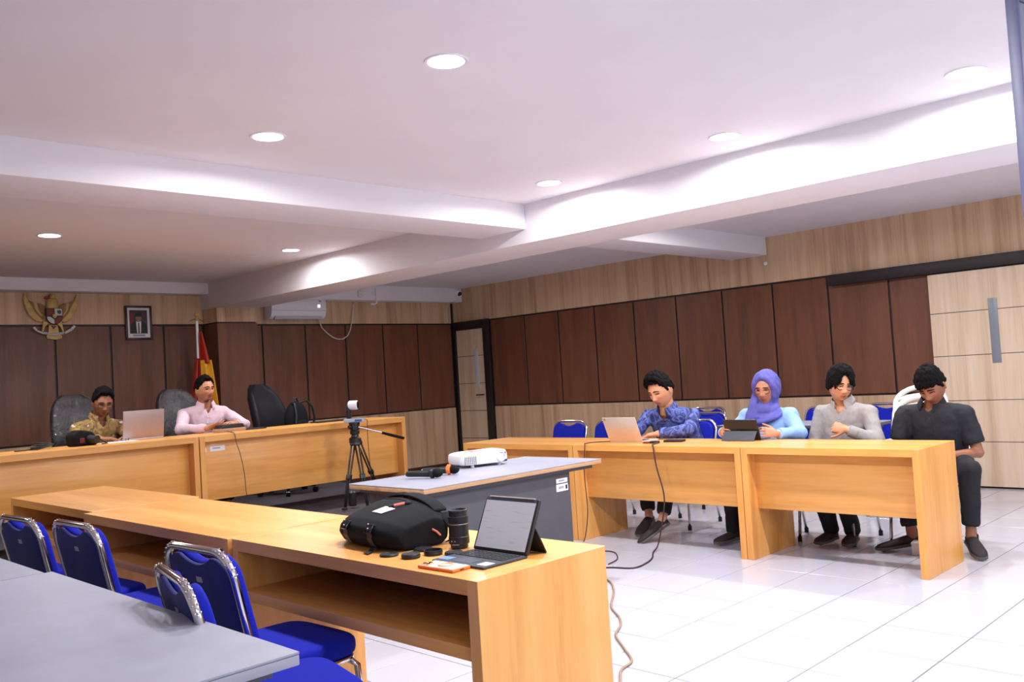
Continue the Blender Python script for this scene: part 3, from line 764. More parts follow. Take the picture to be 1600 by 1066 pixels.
part('zip_pull', MB().tube(zp, .0055, 6), M['black'], t, smooth=True)
part('zip_tape', MB().tube(zp[1:4], .0062, 6), M['pink'], t, smooth=True, label='coral pink zip pull tape')
for yb in (.075, -.09):
    sp = [on_bag(z, yb, 'side', .001) for z in (.088, .075, .06, .045, .03, .016)]
    s_ = part('strap', ribbon(sp + ([(sp[-1][0]+V(-.03, -.02, -.013), V(0, 0, 1)), (sp[-1][0]+V(-.055, -.035, -.013), V(0, 0, 1))] if yb < 0 else []), .030, (0,1,0), .003), M['black'], t)
    p, n = on_bag(.075, yb, 'side', .006)
    part('buckle', MB().box(p, (.014, .040, .034), np.array([n, V(0,1,0), unit(np.cross(n, V(0,1,0)))]).T), M['black_gloss'], s_, bevel=.004)
part('shoulder_strap', ribbon([(on_bag(.09, .17-.34*k/14, 'top', .003+.006*math.sin(PI*k/14))[0], V(0, 0, 1)) for k in range(15)], .055, (1,0,0), .010), M['nylon'], t, bevel=.003)
part('side_strap', ribbon([(V(.10, -.165, .105), V(0,-1,0)), (V(.11, -.195, .085), V(0,-1,0)), (V(.125, -.215, .05), V(0,-1,0)), (V(.13, -.215, .02), V(0,-1,0)), (V(.11, -.20, .006), V(0,-1,0))], .06, (1,0,0), .008), M['nylon'], t, bevel=.003)
part('grab_handle', MB().tube([on_bag(.075, .12, 'top', .0)[0], on_bag(.085, .10, 'top', .012)[0], on_bag(.085, .05, 'top', .013)[0], on_bag(.075, .03, 'top', 0)[0]], .009, 8), M['nylon'], t, smooth=True)
part('side_zip', MB().tube([(.03, -.203, .06), (.045, -.208, .05), (.06, -.208, .035)], .004, 6), M['pink'], t, smooth=True)
# telephoto lens standing upright
t = thing('camera_lens', 'black zoom lens standing upright beside the camera bag', 'camera lens', (-7.075, -7.775, .75))
part('barrel', MB().lathe([(.026, 0), (.030, .004), (.030, .012), (.0355, .018), (.0355, .040), (.034, .042), (.034, .082), (.0325, .084), (.0325, .0865)], n=40), M['black'], t, smooth=True, angle=30)
part('focus_ring', MB().lathe([(.0328, .0865), (.0348, .088), (.0348, .108), (.033, .110)], n=40), M['rubber'], t, smooth=True, angle=30)
part('silver_ring', MB().lathe([(.0342, .0822), (.0346, .083), (.0342, .0846)], n=40), M['steel'], t, smooth=True, label='thin silver ring')
part('front_barrel', MB().lathe([(.031, .110), (.031, .122), (.0325, .123), (.0325, .130), (.029, .131), (.026, .124), (.0, .122)], n=40, caps=False), M['black'], t, smooth=True, angle=30)
part('front_glass', MB().ell((0, 0, .121), (.025, .025, .006)), M['black_gloss'], t, smooth=True, angle=180)
part('scale_print', MB().box((-.0335, -.008, .028), (.0012, .016, .0035), rotm((0,0,1), .25)), M['paper'], t)
part('model_print', MB().box((-.031, -.017, .0165), (.0012, .024, .003), rotm((0,0,1), .5)), M['grey_lam'], t)
# lens caps
def cap_(label, loc, r, h, hollow, rz=0):
    t = thing('lens_cap', label, 'lens cap', loc, rz, 'black lens caps on the nearest desk')
    if hollow:
        part('ring', MB().lathe([(r, 0), (r, h), (r-.003, h), (r-.003, .003), (0, .003), (0, 0)], n=32, caps=False), M['black'], t, smooth=True, angle=30)
    else:
        part('disc', MB().lathe([(r*.96, 0), (r, .002), (r, h-.002), (r*.95, h), (r*.72, h), (r*.68, h-.0012), (0, h-.0012)], n=32), M['black'], t, smooth=True, angle=30)
    part('grip_rib', MB().torus((0, 0, h*.5), r, .0013, n=32, m=6), M['black'], t, smooth=True)
cap_('thin black lens cap farthest left, in front of the bag strap', (-7.283, -7.655, .75), .031, .008, False)
cap_('thick black lens cap second from the left, nearest the desk edge', (-7.268, -7.752, .75), .031, .015, False)
cap_('black lens cap farthest back, partly behind the thick one', (-7.165, -7.690, .75), .032, .009, False)
cap_('hollow black rear cap, an open ring among the lens caps', (-7.196, -7.780, .75), .031, .017, True)
cap_('black lens cap farthest right, near the tablet keyboard', (-7.160, -7.842, .75), .030, .010, False)
# tablet with keyboard case
t = thing('tablet', 'lit tablet in a black keyboard case on the nearest desk', 'tablet', (-7.095, -7.988, .75), math.radians(0))
# local: screen hinge line along y, keyboard towards -x (camera side)
kb = part('keyboard_base', MB().bx(-.182, .01, -.121, .121, 0, .009), plain('charcoal_rubber', srgb(52,54,64), .6), t, bevel=.006)
keys = MB()
kme = None
for i in range(5):
    for j in range(12):
        kme = kme or MB().box((0, 0, 0), (.0135, .0152, .0026)).mesh('key', bevel=.0008, seg=1)
        if not kme.materials: kme.materials.append(M['black'])
        o = bpy.data.objects.new('key', kme); COL.objects.link(o); o.parent = kb; o.location = (-.018-.0165*i, -.103+.0187*j, .0102)
part('trackpad', MB().bx(-.165, -.112, -.045, .045, .009, .0098), M['grey_cloth'], t)
part('palm_sticker', MB().bx(-.165, -.125, -.112, -.072, .009, .0096), M['paper'], t, label='small white sticker')
part('palm_sticker', MB().bx(-.162, -.125, .065, .112, .009, .0096), plain('blue_sticker', srgb(120,150,230), .4), t, label='small blue sticker')
a = math.radians(25); up = V(math.sin(a), 0, math.cos(a)); nx = V(-math.cos(a), 0, math.sin(a)); B3 = np.array([nx, V(0,1,0), up]).T
part('case', MB().box(up*.094+V(.0, 0, .006)-nx*.004, (.014, .248, .182), B3), M['black'], t, bevel=.006)
def screen_mat():
    q = NT('lit_tablet_page'); vec = q.coords((1,1,1)); w = q.noise(q.coords((1, 6, 60)), 2.0, 1)
    r = q.ramp(w, [(.45, (.42,.42,.46,1)), (.62, (.42,.42,.46,1)), (.70, (.36,.35,.39,1))])
    q.l(r, q.b.inputs['Base Color']); q.l(r, q.b.inputs['Emission Color']); q.set(Roughness=.12, Emission_Strength=.10); return q.m
sc_ = part('screen', MB().box(up*.092+V(0, 0, .006)+nx*.0035, (.001, .228, .158), B3), screen_mat(), t)
part('bezel', MB().box(up*.178+V(0, 0, .006)+nx*.0033, (.001, .226, .010), B3), M['grey_cloth'], t)
part('camera_side_light', MB().box(up*.1845+V(0, 0, .006)+nx*.0012, (.009, .205, .004), B3), M['silver'], t)
a2 = math.radians(-28); up2 = V(math.sin(a2), 0, math.cos(a2)); nx2 = V(math.cos(a2), 0, -math.sin(a2))
part('kickstand', MB().box(V(.098, 0, .001)+up2*.050, (.005, .240, .100), np.array([nx2, V(0,1,0), up2]).T), M['black'], t, bevel=.0015)
# phone in an orange case lying face down
t = thing('phone', 'phone in a clear orange-edged case lying at the desk edge', 'phone', (-7.318, -7.975, .75), math.radians(2))
part('case', MB().bx(-.038, .038, -.080, .080, 0, .010), M['orange'], t, bevel=.004)
part('back_plate', MB().bx(-.033, .033, -.075, .075, .010, .0108), M['paper'], t, bevel=.0002, seg=1)
part('magnet_ring', MB().torus((0, -.01, .0111), .022, .0035, n=28, m=6), M['orange_pale'], t, smooth=True)
cm = part('camera_bump', MB().bx(-.030, .006, .036, .072, .0108, .0135), M['orange_pale'], t, bevel=.001)
for x, y in ((-.021, .062), (-.021, .046), (-.004, .054)): part('camera_eye', MB().cyl((x, y, .0135), (x, y, .0148), .0065, n=14), M['black_gloss'], cm)
part('port', MB().bx(-.008, .008, -.0806, -.0796, .003, .007), M['black'], t)

# ================================================================== things on the back desks
t = thing('camera_pouch', 'black camera pouch on the desk of the man in brown batik', 'camera pouch', (-6.50, -2.66, .98), .2)
part('pouch', MB().prism([(-.10, 0), (.10, 0), (.11, .05), (.06, .11), (-.05, .13), (-.11, .09)], (0, .06, 0), (1,0,0), (0,0,1), (0,-.12,0)), M['nylon'], t, bevel=.02, seg=3)
part('lens_barrel', MB().cyl((.03, -.05, .05), (.05, -.13, .045), .035, .032), M['black'], t, smooth=True)
part('red_patch', MB().bx(-.055, -.015, -.0665, -.0595, .025, .065), plain('dull_red_patch', srgb(96,28,20), .7), t, bevel=.002, label='dark red side patch')
part('strap_loop', MB().tube([(.09, -.03, .06), (.14, -.05, .03), (.17, -.07, .004), (.12, -.08, .004)], .007, 6), M['black'], t, smooth=True)
t = thing('coiled_cable', 'small black coil of cable at the left end of the back desk', 'cable', (-6.78, -2.62, .98))
for k in range(4): part('coil', MB().torus((.012*k-.02, .006*k, .012+.011*k), .055, .006, rotm((0,1,0), .12*k-.2), 28, 6, sx=1.25), M['black'], t, smooth=True)
part('loose_end', MB().tube([(-.06, 0, .008), (-.12, -.02, .005), (-.17, -.03, .005), (-.20, -.01, .005)], .005, 6), M['black'], t, smooth=True)
t = thing('conference_microphone', 'low black and beige speaker unit under the hand of the man in pink', 'speaker unit', (-5.215, -2.60, .98), math.radians(8))
part('base', MB().bx(-.135, .135, -.06, .06, 0, .032), plain('beige_plastic', srgb(176,140,110), .5), t, bevel=.006)
part('cover', MB().prism([(-.13, 0), (.13, 0), (.11, .034), (-.10, .030)], (0, .055, .032), (1,0,0), (0,0,1), (0,-.11,0)), M['black'], t, bevel=.006)
o = part('black_folder', MB().box((0, 0, .006), (.22, .16, .012)).xf(Matrix.Translation((-4.975, -2.56, .98))), M['black'], bevel=.003)
tag(o, 'thin black folder lying right of the man in pink', 'folder')
o = part('black_tray', MB().box((0, 0, .006), (.40, .16, .012)).xf(Matrix.Translation((-4.10, -2.55, .98))), M['black'], bevel=.003)
tag(o, 'flat black folder on the desk before the backpack chair', 'folder')
t = thing('backpack', 'black backpack leaning on the empty office chair', 'backpack', (-4.13, -1.95, .80), math.radians(-75))
part('bag', MB().ell((0, 0, .20), (.09, .15, .20), None, 24, 16), M['nylon'], t, smooth=True, angle=180)
part('pocket', MB().ell((.06, 0, .12), (.06, .11, .10), None, 20, 12), M['nylon'], t, smooth=True, angle=180)
part('shoulder_strap', MB().tube([(-.02, .06, .38), (.03, .13, .40), (.05, .19, .33), (.05, .22, .22), (.03, .21, .10)], .013, 8), M['black'], t, smooth=True)
part('shoulder_strap', MB().tube([(-.02, -.05, .38), (.06, -.08, .37), (.10, -.10, .25), (.09, -.11, .10)], .013, 8), M['black'], t, smooth=True)
part('grab_loop', MB().tube([(-.01, -.03, .385), (-.01, -.01, .43), (-.01, .03, .43), (-.01, .05, .385)], .009, 8), M['black'], t, smooth=True)

# ================================================================== flag
t = thing('flag', 'red and yellow flag drooping on a white pole by the pillar', 'flag', (-4.40, -.36, .22))
part('pole', MB().tube([(-.02, 0, .03), (0.0, 0, 1.0), (.025, .03, 1.97)], .016, 12), M['white_plastic'], t, smooth=True)
part('finial', MB().lathe([(.018, 1.955), (.026, 1.97), (.018, 1.985), (.012, 2.0), (.028, 2.02), (.026, 2.04), (.012, 2.06), (.002, 2.075)], (.025, .03, 0), n=16), M['gold'], t, smooth=True)
part('foot', MB().lathe([(.17, 0), (.17, .02), (.06, .05), (.03, .10), (.02, .12)], n=28), M['steel'], t, smooth=True)
part('tie_rod', MB().tube([(-.06, .03, 1.955), (.03, .03, 1.985), (.11, .03, 1.945)], .006, 6), M['gold_dark'], t, smooth=True)
def drape(x0, x1, z0, z1, topx, fold, ph):
    # a hanging fold: narrow at the top, wide below
    def fn(u, v):
        w0 = topx[0]+(topx[1]-topx[0])*u; w1 = x0+(x1-x0)*u
        k = v**.9
        return (w0+(w1-w0)*k, -.03 + (.05*math.sin(fold*u*2*PI+ph))*(.25+.75*k), z1+(z0-z1)*v)
    m = MB().grid(fn, 22, 22); return m
def cloth(name, m, mat, label=None):
    o = part(name, m, mat, t, smooth=True, angle=180, label=label, fix=False); s = o.modifiers.new('thickness', 'SOLIDIFY'); s.thickness = .006; return o
cloth('cloth_fold', drape(.015, .155, 1.46, 1.83, (.02, .05), 1.3, .4), M['flag_red'], 'upper red fold')
cloth('cloth_fold', drape(.03, .21, .80, 1.50, (.02, .145), 1.6, .6), M['flag_yellow'], 'lower yellow fold')
cloth('cloth_fold', drape(-.15, .0, .75, 1.52, (-.03, .01), 1.4, 2.2), plain('dark_red_satin', srgb(150,34,10), .55, var=.12, scale=12), 'dark red fold left of the pole')

# ================================================================== emblem on the back wall
EX, EZ, EY = -5.772, 2.265, YB-.0185
def E2(zx, zy): return ((zx-630)/1740.0, (530-zy)/1740.0)
t = thing('eagle_emblem', 'gilded eagle emblem with a shield and a ribbon on the back wall', 'emblem', (EX, EY, EZ))
def plate(name, pts, y0, th, mat, parent=None, bevel=.002, label=None):
    return part(name, MB().prism([E2(*p) for p in pts], (0, -y0, 0), (1,0,0), (0,0,1), (0,-th,0)), M[mat], parent or t, bevel=bevel, seg=1, label=label)
wl = [(158,105),(205,215),(300,262),(375,275),(440,300),(505,345),(500,600),(430,640),(350,630),(265,560),(200,460),(155,340),(140,210)]
for mir in (False, True):
    f = (lambda p: (1235-p[0], p[1]+5)) if mir else (lambda p: p)
    w = plate('wing', [f(p) for p in wl], .0, .022, 'gold')
    fm = [[(160,120),(215,235),(455,600),(430,640),(330,612),(200,450),(150,300)], [(215,235),(300,270),(480,560),(455,610),(330,470)], [(300,268),(372,282),(372,400),(455,525),(490,560),(400,500),(330,400)], [(385,282),(445,305),(500,350),(495,520),(440,480),(392,380)]]
    for k, fp in enumerate(fm): plate('feather', [f(p) for p in fp], .022+.002*k, .007, 'gold' if k % 2 == 0 else 'gold_dark', w, .003)
    plate('leg', [f(p) for p in [(455,620),(535,640),(525,690),(480,730),(450,820),(425,820),(440,740)]], .01, .03, 'gold')
plate('tail', [(560,690),(715,690),(730,830),(785,900),(780,945),(660,970),(520,945),(515,900),(545,830)], .0, .02, 'gold')
plate('tail_plume', [(590,705),(690,705),(640,775)], .02, .008, 'red')
bd = part('body', MB().ell((E2(630,330)[0], -.03, E2(630,330)[1]), (.062, .035, .115), None, 20, 14), M['gold'], t, smooth=True, angle=180)
hdm = part('head', MB().ell((E2(628,165)[0], -.045, E2(628,165)[1]), (.036, .034, .034), None, 16, 12), M['gold'], t, smooth=True, angle=180)
part('beak', MB().prism([E2(580,150), E2(575,205), E2(520,215), E2(480,200), E2(500,170)], (0, -.062, 0), (1,0,0), (0,0,1), (0,.03,0)), M['red'], hdm, bevel=.004)
part('eye', MB().ell((E2(598,150)[0], -.074, E2(598,150)[1]), (.005, .005, .005)), M['black_gloss'], hdm, smooth=True)
sh = plate('shield', [(490,385),(780,385),(785,520),(760,620),(700,675),(630,695),(560,670),(505,610),(485,510)], .055, .016, 'black', None, .003)
plate('shield_field', [(500,395),(625,395),(625,520),(500,525)], .071, .004, 'red', sh, .001)
plate('shield_field', [(640,395),(770,395),(772,520),(640,525)], .071, .004, 'white_enamel', sh, .001)
plate('shield_field', [(500,545),(560,545),(630,600),(630,680),(560,660),(512,600)], .071, .004, 'white_enamel', sh, .001)
plate('shield_field', [(760,545),(700,545),(640,600),(640,680),(705,660),(750,600)], .071, .004, 'red', sh, .001)
plate('shield_tree', [(690,420),(750,425),(755,470),(730,495),(700,490),(680,460)], .075, .003, 'green_enamel', sh, .001)
plate('shield_star', [(605,500),(665,500),(675,545),(635,580),(598,545)], .075, .005, 'gold', sh, .001)
for seg in ([(262,745),(300,725),(345,790),(320,812)], [(345,795),(430,825),(440,868),(335,820)], [(440,825),(630,850),(800,828),(805,868),(630,888),(440,868)], [(805,830),(935,755),(955,800),(820,868)], [(930,750),(985,700),(1020,725),(960,795)]):
    rb = plate('ribbon', seg, .042, .012, 'white_enamel')
def text(name, body, loc, size, mat, parent, rot=(PI/2, 0, 0), extrude=.0006):
    cu = bpy.data.curves.new(name, 'FONT'); cu.body = body; cu.size = size; cu.extrude = extrude; cu.align_x = 'CENTER'; cu.align_y = 'CENTER'
    o = bpy.data.objects.new(name+'_c', cu); COL.objects.link(o); dg = bpy.context.evaluated_depsgraph_get()
    me = bpy.data.meshes.new_from_object(o.evaluated_get(dg)); bpy.data.objects.remove(o); bpy.data.curves.remove(cu); me.name = name
    q = link(name, me, mat, parent); me.materials.clear(); me.materials.append(mat); q.location = loc; q.rotation_euler = rot; return q
text('motto', 'BHINNEKA TUNGGAL IKA', (0, -.055, E2(630,858)[1]), .017, M['black'], t)

# framed portrait
t = thing('framed_portrait', 'dark-framed portrait photograph hanging right of the eagle emblem', 'picture', (-4.849, YB-.017, 2.195), 0)
part('frame', MB().bx(-.152, -.130, -.03, 0, -.195, .195).bx(.130, .152, -.03, 0, -.195, .195).bx(-.13, .13, -.03, 0, .172, .195).bx(-.13, .13, -.03, 0, -.195, -.172), plain('dark_wood_frame', srgb(42,24,18), .35), t, bevel=.003)
part('mat_board', MB().bx(-.13, .13, -.012, -.004, -.172, .172), M['paper'], t)
ph = part('photograph', MB().bx(-.102, .102, -.0135, -.012, -.125, .145), plain('maroon_backdrop', srgb(74,58,66), .6, var=.3, scale=8), t)
def flat(name, pts, k, mat):
    part(name, MB().prism(pts, (0, -.0135-.0006*k, 0), (1,0,0), (0,0,1), (0,-.0006,0)), mat, ph)
flat('banner', [(-.10, -.02), (-.055, -.02), (-.06, .10), (-.10, .12)], 0, M['red'])
flat('suit', [(-.095, -.125), (.095, -.125), (.09, -.02), (.05, .015), (-.05, .015), (-.09, -.02)], 1, plain('print_suit', srgb(34,38,36), .6))
flat('shirt', [(-.022, -.12), (.022, -.12), (.03, .015), (-.03, .015)], 2, M['paper'])
flat('tie', [(-.008, -.12), (.008, -.12), (.006, .0), (-.006, .0)], 3, plain('print_tie', srgb(90,30,36), .6))
flat('face', [(.034*math.cos(a), .055+.046*math.sin(a)) for a in np.linspace(0, 2*PI, 20, endpoint=False)], 3, plain('print_face', srgb(150,112,100), .6))
flat('cap', [(-.036, .07), (.036, .07), (.034, .115), (-.034, .115)], 4, plain('print_cap', srgb(36,34,44), .6))
part('caption', MB().bx(-.07, .07, -.0128, -.012, -.155, -.135), M['grey_lam'], t)

# air conditioner and its cable
t = thing('air_conditioner', 'white split air conditioner high on the back wall', 'air conditioner', (-2.835, YB-.015, 2.365))
prof = [(0, -.13), (-.13, -.135), (-.175, -.105), (-.20, -.04), (-.205, .08), (-.19, .125), (-.15, .135), (0, .135)]
part('casing', MB().prism([(y, z) for y, z in prof], (-.405, 0, 0), (0,1,0), (0,0,1), (.81,0,0)), M['white_plastic'], t, bevel=.008)
part('outlet', MB().box((0, -.155, -.122), (.70, .055, .012), rotm((1,0,0), -.7)), M['grey_dark'], t, bevel=.002)
part('louvre', MB().box((0, -.172, -.122), (.70, .05, .006), rotm((1,0,0), -.9)), plain('pale_louvre', srgb(196,192,196), .4), t, bevel=.002)
part('display', MB().bx(.27, .31, -.207, -.204, .01, .05), emit('lit_led', (.8,.78,1,1), .7), t)
part('badge', MB().bx(.29, .33, -.203, -.199, .085, .105), M['grey_lam'], t)
part('front_seam', MB().bx(-.40, .40, -.2055, -.2035, -.030, -.027), M['grey_lam'], t)
part('energy_sticker', MB().box((-.16, -.12, .1365), (.14, .06, .002)), plain('blue_print', srgb(40,70,120), .5), t)
part('top_grille', MB().bx(-.36, .30, -.14, -.03, .133, .1375), M['black'], t)
t = thing('cable_box', 'small cream junction box on the beam above the air conditioner cable', 'junction box', (-1.885, -.062, 2.565))
part('box', MB().bx(-.045, .045, -.03, 0, -.04, .04), M['cream_plastic'], t, bevel=.004)
part('cover_screw', MB().cyl((0, -.032, 0), (0, -.028, 0), .006, n=10), M['steel'], t)
o = part('cable', MB().tube([(-2.47, .10, 2.24), (-2.40, .13, 2.12), (-2.32, .135, 2.05), (-2.23, .138, 1.99), (-2.15, .138, 1.965), (-2.07, .138, 1.967), (-1.99, .138, 2.01), (-1.94, .138, 2.09), (-1.91, .135, 2.20), (-1.885, .10, 2.45), (-1.885, -.075, 2.53)], .009, 8), M['cable_white'], smooth=True, angle=180)
tag(o, 'white cable looping down from the air conditioner on the dark panels', 'cable')
t = thing('wall_pipe', 'thin white pipe hanging from the beam right of the junction box', 'pipe', (-1.62, -.075, 2.48))
part('pipe', MB().tube([(0, 0, .17), (0, 0, -.03), (-.03, .01, -.05), (-.09, .02, -.045)], .012, 8), M['white_plastic'], t, smooth=True)
part('clip', MB().box((0, .008, .08), (.035, .02, .012)), M['white_plastic'], t, bevel=.002)
t = thing('security_camera', 'small white dome security camera in the ceiling corner', 'security camera', (-.10, -.075, 2.615))
part('housing', MB().lathe([(.05, .035), (.052, 0), (.044, -.025), (.02, -.035)], n=24), M['white_plastic'], t, smooth=True)
part('dome', MB().ell((0, -.03, -.01), (.035, .035, .035)), M['black_gloss'], t, smooth=True, angle=180)
o = part('cable', MB().tube([(-.17, -.07, 2.49), (-.165, .14, 2.46), (-.16, .148, 2.36), (-.15, .148, 2.20), (-.19, .148, 2.185)], .008, 8), M['cable_white'], smooth=True)
tag(o, 'short white cable in the corner above the dark door frame', 'cable')
t = thing('wall_sensor', 'tiny white sensor on the wall under the short cross beam', 'sensor', (-.015, -5.14, 2.40))
part('base', MB().lathe([(.022, 0), (.022, .012), (.012, .018)], (0, 0, 0), rotm((0,1,0), -PI/2), 16), M['white_plastic'], t, smooth=True)
part('eye', MB().ell((-.02, 0, 0), (.008, .01, .01)), M['white_plastic'], t, smooth=True)

# ================================================================== cables on desks and floor
def cable(label, pts, r, mat):
    # smooth the path
    P = [np.array(p, float) for p in pts]; out = []
    for i in range(len(P)-1):
        p0 = P[max(i-1, 0)]; p1 = P[i]; p2 = P[i+1]; p3 = P[min(i+2, len(P)-1)]
        for k in range(5):
            u = k/5; out.append(.5*((2*p1)+(p2-p0)*u+(2*p0-5*p1+4*p2-p3)*u*u+(-p0+3*p1-3*p2+p3)*u**3))
    out.append(P[-1])
    o = part('cable', MB().tube(out, r, 7), M[mat], smooth=True, angle=180); tag(o, label, 'cable')
cable('dark cable from the laptop charger down the middle desk to the floor', [(-3.60, -6.11, .757), (-3.74, -6.16, .756), (-3.79, -6.20, .740), (-3.80, -6.225, .60), (-3.80, -6.272, .418), (-3.80, -6.262, .28), (-3.805, -6.20, .05), (-3.90, -6.22, .006), (-4.05, -6.32, .006), (-4.19, -6.38, .006), (-4.37, -6.40, .006), (-4.44, -6.24, .006), (-4.6, -6.16, .006), (-4.75, -6.25, .006)], .0055, 'cable_brown')
cable('thin dark cable running left along the middle desk and down its leg', [(-3.50, -5.66, .755), (-3.60, -5.50, .755), (-3.72, -5.50, .755), (-3.79, -5.55, .742), (-3.80, -5.536, .53), (-3.80, -5.545, .235), (-3.80, -5.49, .008), (-3.9, -5.5, .006), (-4.1, -5.75, .006)], .004, 'cable_brown')
cable('thin dark cable curling on the tiles behind the nearest desk corner', [(-4.36, -6.18, .006), (-4.20, -6.13, .006), (-4.03, -5.97, .006), (-4.05, -5.86, .006), (-4.25, -5.85, .006)], .004, 'cable_brown')
cable('tan cable winding over the white tiles beside the nearest desk', [(-4.68, -6.38, .006), (-4.75, -6.51, .006), (-4.93, -6.68, .006), (-5.20, -6.875, .006), (-5.35, -7.05, .006), (-5.47, -7.15, .006), (-5.61, -7.23, .006), (-5.75, -7.39, .006), (-5.88, -7.535, .006), (-6.0, -7.57, .006), (-6.11, -7.65, .006), (-6.3, -7.8, .006), (-6.5, -8.1, .006)], .006, 'cable_tan')
cable('thin cable hanging down the back desk before the man in pink', [(-5.26, -2.66, .986), (-5.33, -2.85, .985), (-5.38, -3.005, .975), (-5.375, -3.02, .90), (-5.345, -3.02, .80), (-5.315, -3.02, .63), (-5.30, -3.02, .43), (-5.25, -3.05, .226)], .003, 'cable_brown')
cable('thin cable hanging from the conference camera on the tripod', [(-4.29, -3.33, 1.00), (-4.235, -3.33, 1.0), (-4.222, -3.31, .93), (-4.214, -3.30, .74), (-4.20, -3.30, .476), (-4.19, -3.30, .30), (-4.3, -3.40, .226)], .003, 'cable_brown')

# small white carton on the floor by the desk leg, and the grey panel at the right picture edge
t = thing('carton', 'small white carton on the tiles beside the end desk', 'box', (-3.12, -7.80, 0), .2)
part('box', MB().bx(-.05, .05, -.06, .06, 0, .07), M['paper'], t, bevel=.003)
part('lid', MB().bx(-.052, .052, -.062, .062, .07, .082), M['white_plastic'], t, bevel=.002)
t = thing('partition_panel', 'tall blue-grey panel cut off by the right picture edge', 'panel', (-5.985, -9.30, 0), math.radians(-12))
part('board', MB().bx(.02, .34, -.012, .012, .10, 2.40), plain('blue_grey_board', srgb(96,98,116), .7, var=.05, scale=5), t)
part('frame', MB().bx(0, .02, -.018, .018, .06, 2.425).bx(.34, .36, -.018, .018, .06, 2.425).bx(.02, .34, -.018, .018, 2.40, 2.425).bx(.02, .34, -.018, .018, .06, .10), plain('slate_frame', srgb(70,70,100), .5), t, bevel=.003)
for x in (.06, .30): part('foot', MB().bx(x-.03, x+.03, -.22, .22, 0, .06), M['black'], t, bevel=.008)
# ================================================================== people
def skin(name, c, lip):
    q = NT(name); at = q.n('ShaderNodeAttribute'); at.attribute_name = 'tint'
    vec = q.coords((1,1,1)); nz = q.noise(vec, 30, 3)
    base = q.ramp(nz, [(.3, tuple(k*.92 for k in c[:3])+(1,)), (.7, tuple(min(1, k*1.06) for k in c[:3])+(1,))])
    sep = q.n('ShaderNodeSeparateColor'); q.l(at.outputs['Color'], sep.inputs[0])
    m1 = q.n('ShaderNodeMix', data_type='RGBA'); q.l(sep.outputs[0], m1.inputs[0]); q.l(base, m1.inputs[6]); m1.inputs[7].default_value = lip
    m2 = q.n('ShaderNodeMix', data_type='RGBA'); q.l(sep.outputs[1], m2.inputs[0]); q.l(m1.outputs[2], m2.inputs[6]); m2.inputs[7].default_value = (.018, .013, .012, 1)
    q.l(m2.outputs[2], q.b.inputs['Base Color']); q.set(Roughness=.5)
    q.b.inputs['Subsurface Weight'].default_value = .06; q.b.inputs['Subsurface Radius'].default_value = (.02, .008, .004)
    return q.m
def batik(name, cols, scale, white=None):
    q = NT(name); vec = q.coords((1,1,1)); wav = q.n('ShaderNodeTexNoise'); wav.inputs['Scale'].default_value = scale; wav.inputs['Detail'].default_value = 2; wav.inputs['Distortion'].default_value = 1.4
    q.l(vec, wav.inputs['Vector'])
    r = q.ramp(wav.outputs['Fac'], cols)
    if white:
        vo = q.n('ShaderNodeTexVoronoi'); vo.inputs['Scale'].default_value = white[0]; q.l(vec, vo.inputs['Vector'])
        nz = q.noise(vec, white[0]*1.7, 2)
        ad = q.n('ShaderNodeMath', operation='ADD'); q.l(vo.outputs['Distance'], ad.inputs[0]); q.l(nz, ad.inputs[1])
        k = q.ramp(ad.outputs[0], [(white[1], (1,1,1,1)), (white[1]+.04, (0,0,0,1))])
        mx = q.n('ShaderNodeMix', data_type='RGBA'); q.l(k, mx.inputs[0]); q.l(r, mx.inputs[6]); mx.inputs[7].default_value = white[2]; r = mx.outputs[2]
    q.l(r, q.b.inputs['Base Color']); q.set(Roughness=.8); return q.m
M['hair'] = plain('black_hair', srgb(11,9,10), .8, var=.3, scale=120, bump=.5, bscale=160, spec=.12)
M['eye_white'] = plain('eye_white', srgb(176,166,158), .4)
M['iris'] = plain('dark_iris', srgb(24,16,14), .15)
M['blue_batik'] = batik('blue_batik_cotton', [(.30, srgb(26,32,74)), (.42, srgb(48,60,124)), (.50, srgb(104,118,190)), (.56, srgb(40,46,96)), (.68, srgb(84,98,170)), (.78, srgb(34,34,60))], 8.5)
M['brown_batik'] = batik('brown_batik_cotton', [(.30, srgb(92,68,34)), (.45, srgb(142,110,60)), (.55, srgb(164,132,78)), (.62, srgb(104,76,42)), (.75, srgb(158,126,72))], 11, (9.0, .68, srgb(214,202,184)))
M['pink_shirt'] = plain('pale_pink_cotton', srgb(214,184,194), .85, var=.04, scale=40)
M['grey_shirt'] = plain('grey_cotton', srgb(152,146,144), .85, var=.06, scale=60)
M['black_shirt'] = plain('black_cotton', srgb(20,20,28), .8, var=.12, scale=50)
M['sky_blouse'] = plain('sky_blue_crepe', srgb(146,184,236), .8, var=.04, scale=30)
M['hijab'] = plain('violet_chiffon', srgb(88,86,164), .75, var=.06, scale=26)
M['trouser'] = plain('black_trouser_cloth', srgb(20,20,26), .85, var=.12, scale=60)
M['shoe'] = plain('dark_canvas_shoe', srgb(42,36,36), .8, var=.2, scale=90)
M['sole'] = plain('grey_rubber_sole', srgb(86,84,82), .8, var=.15, scale=50)
M['frame_dark'] = plain('dark_spectacle_frame', srgb(40,24,24), .3)

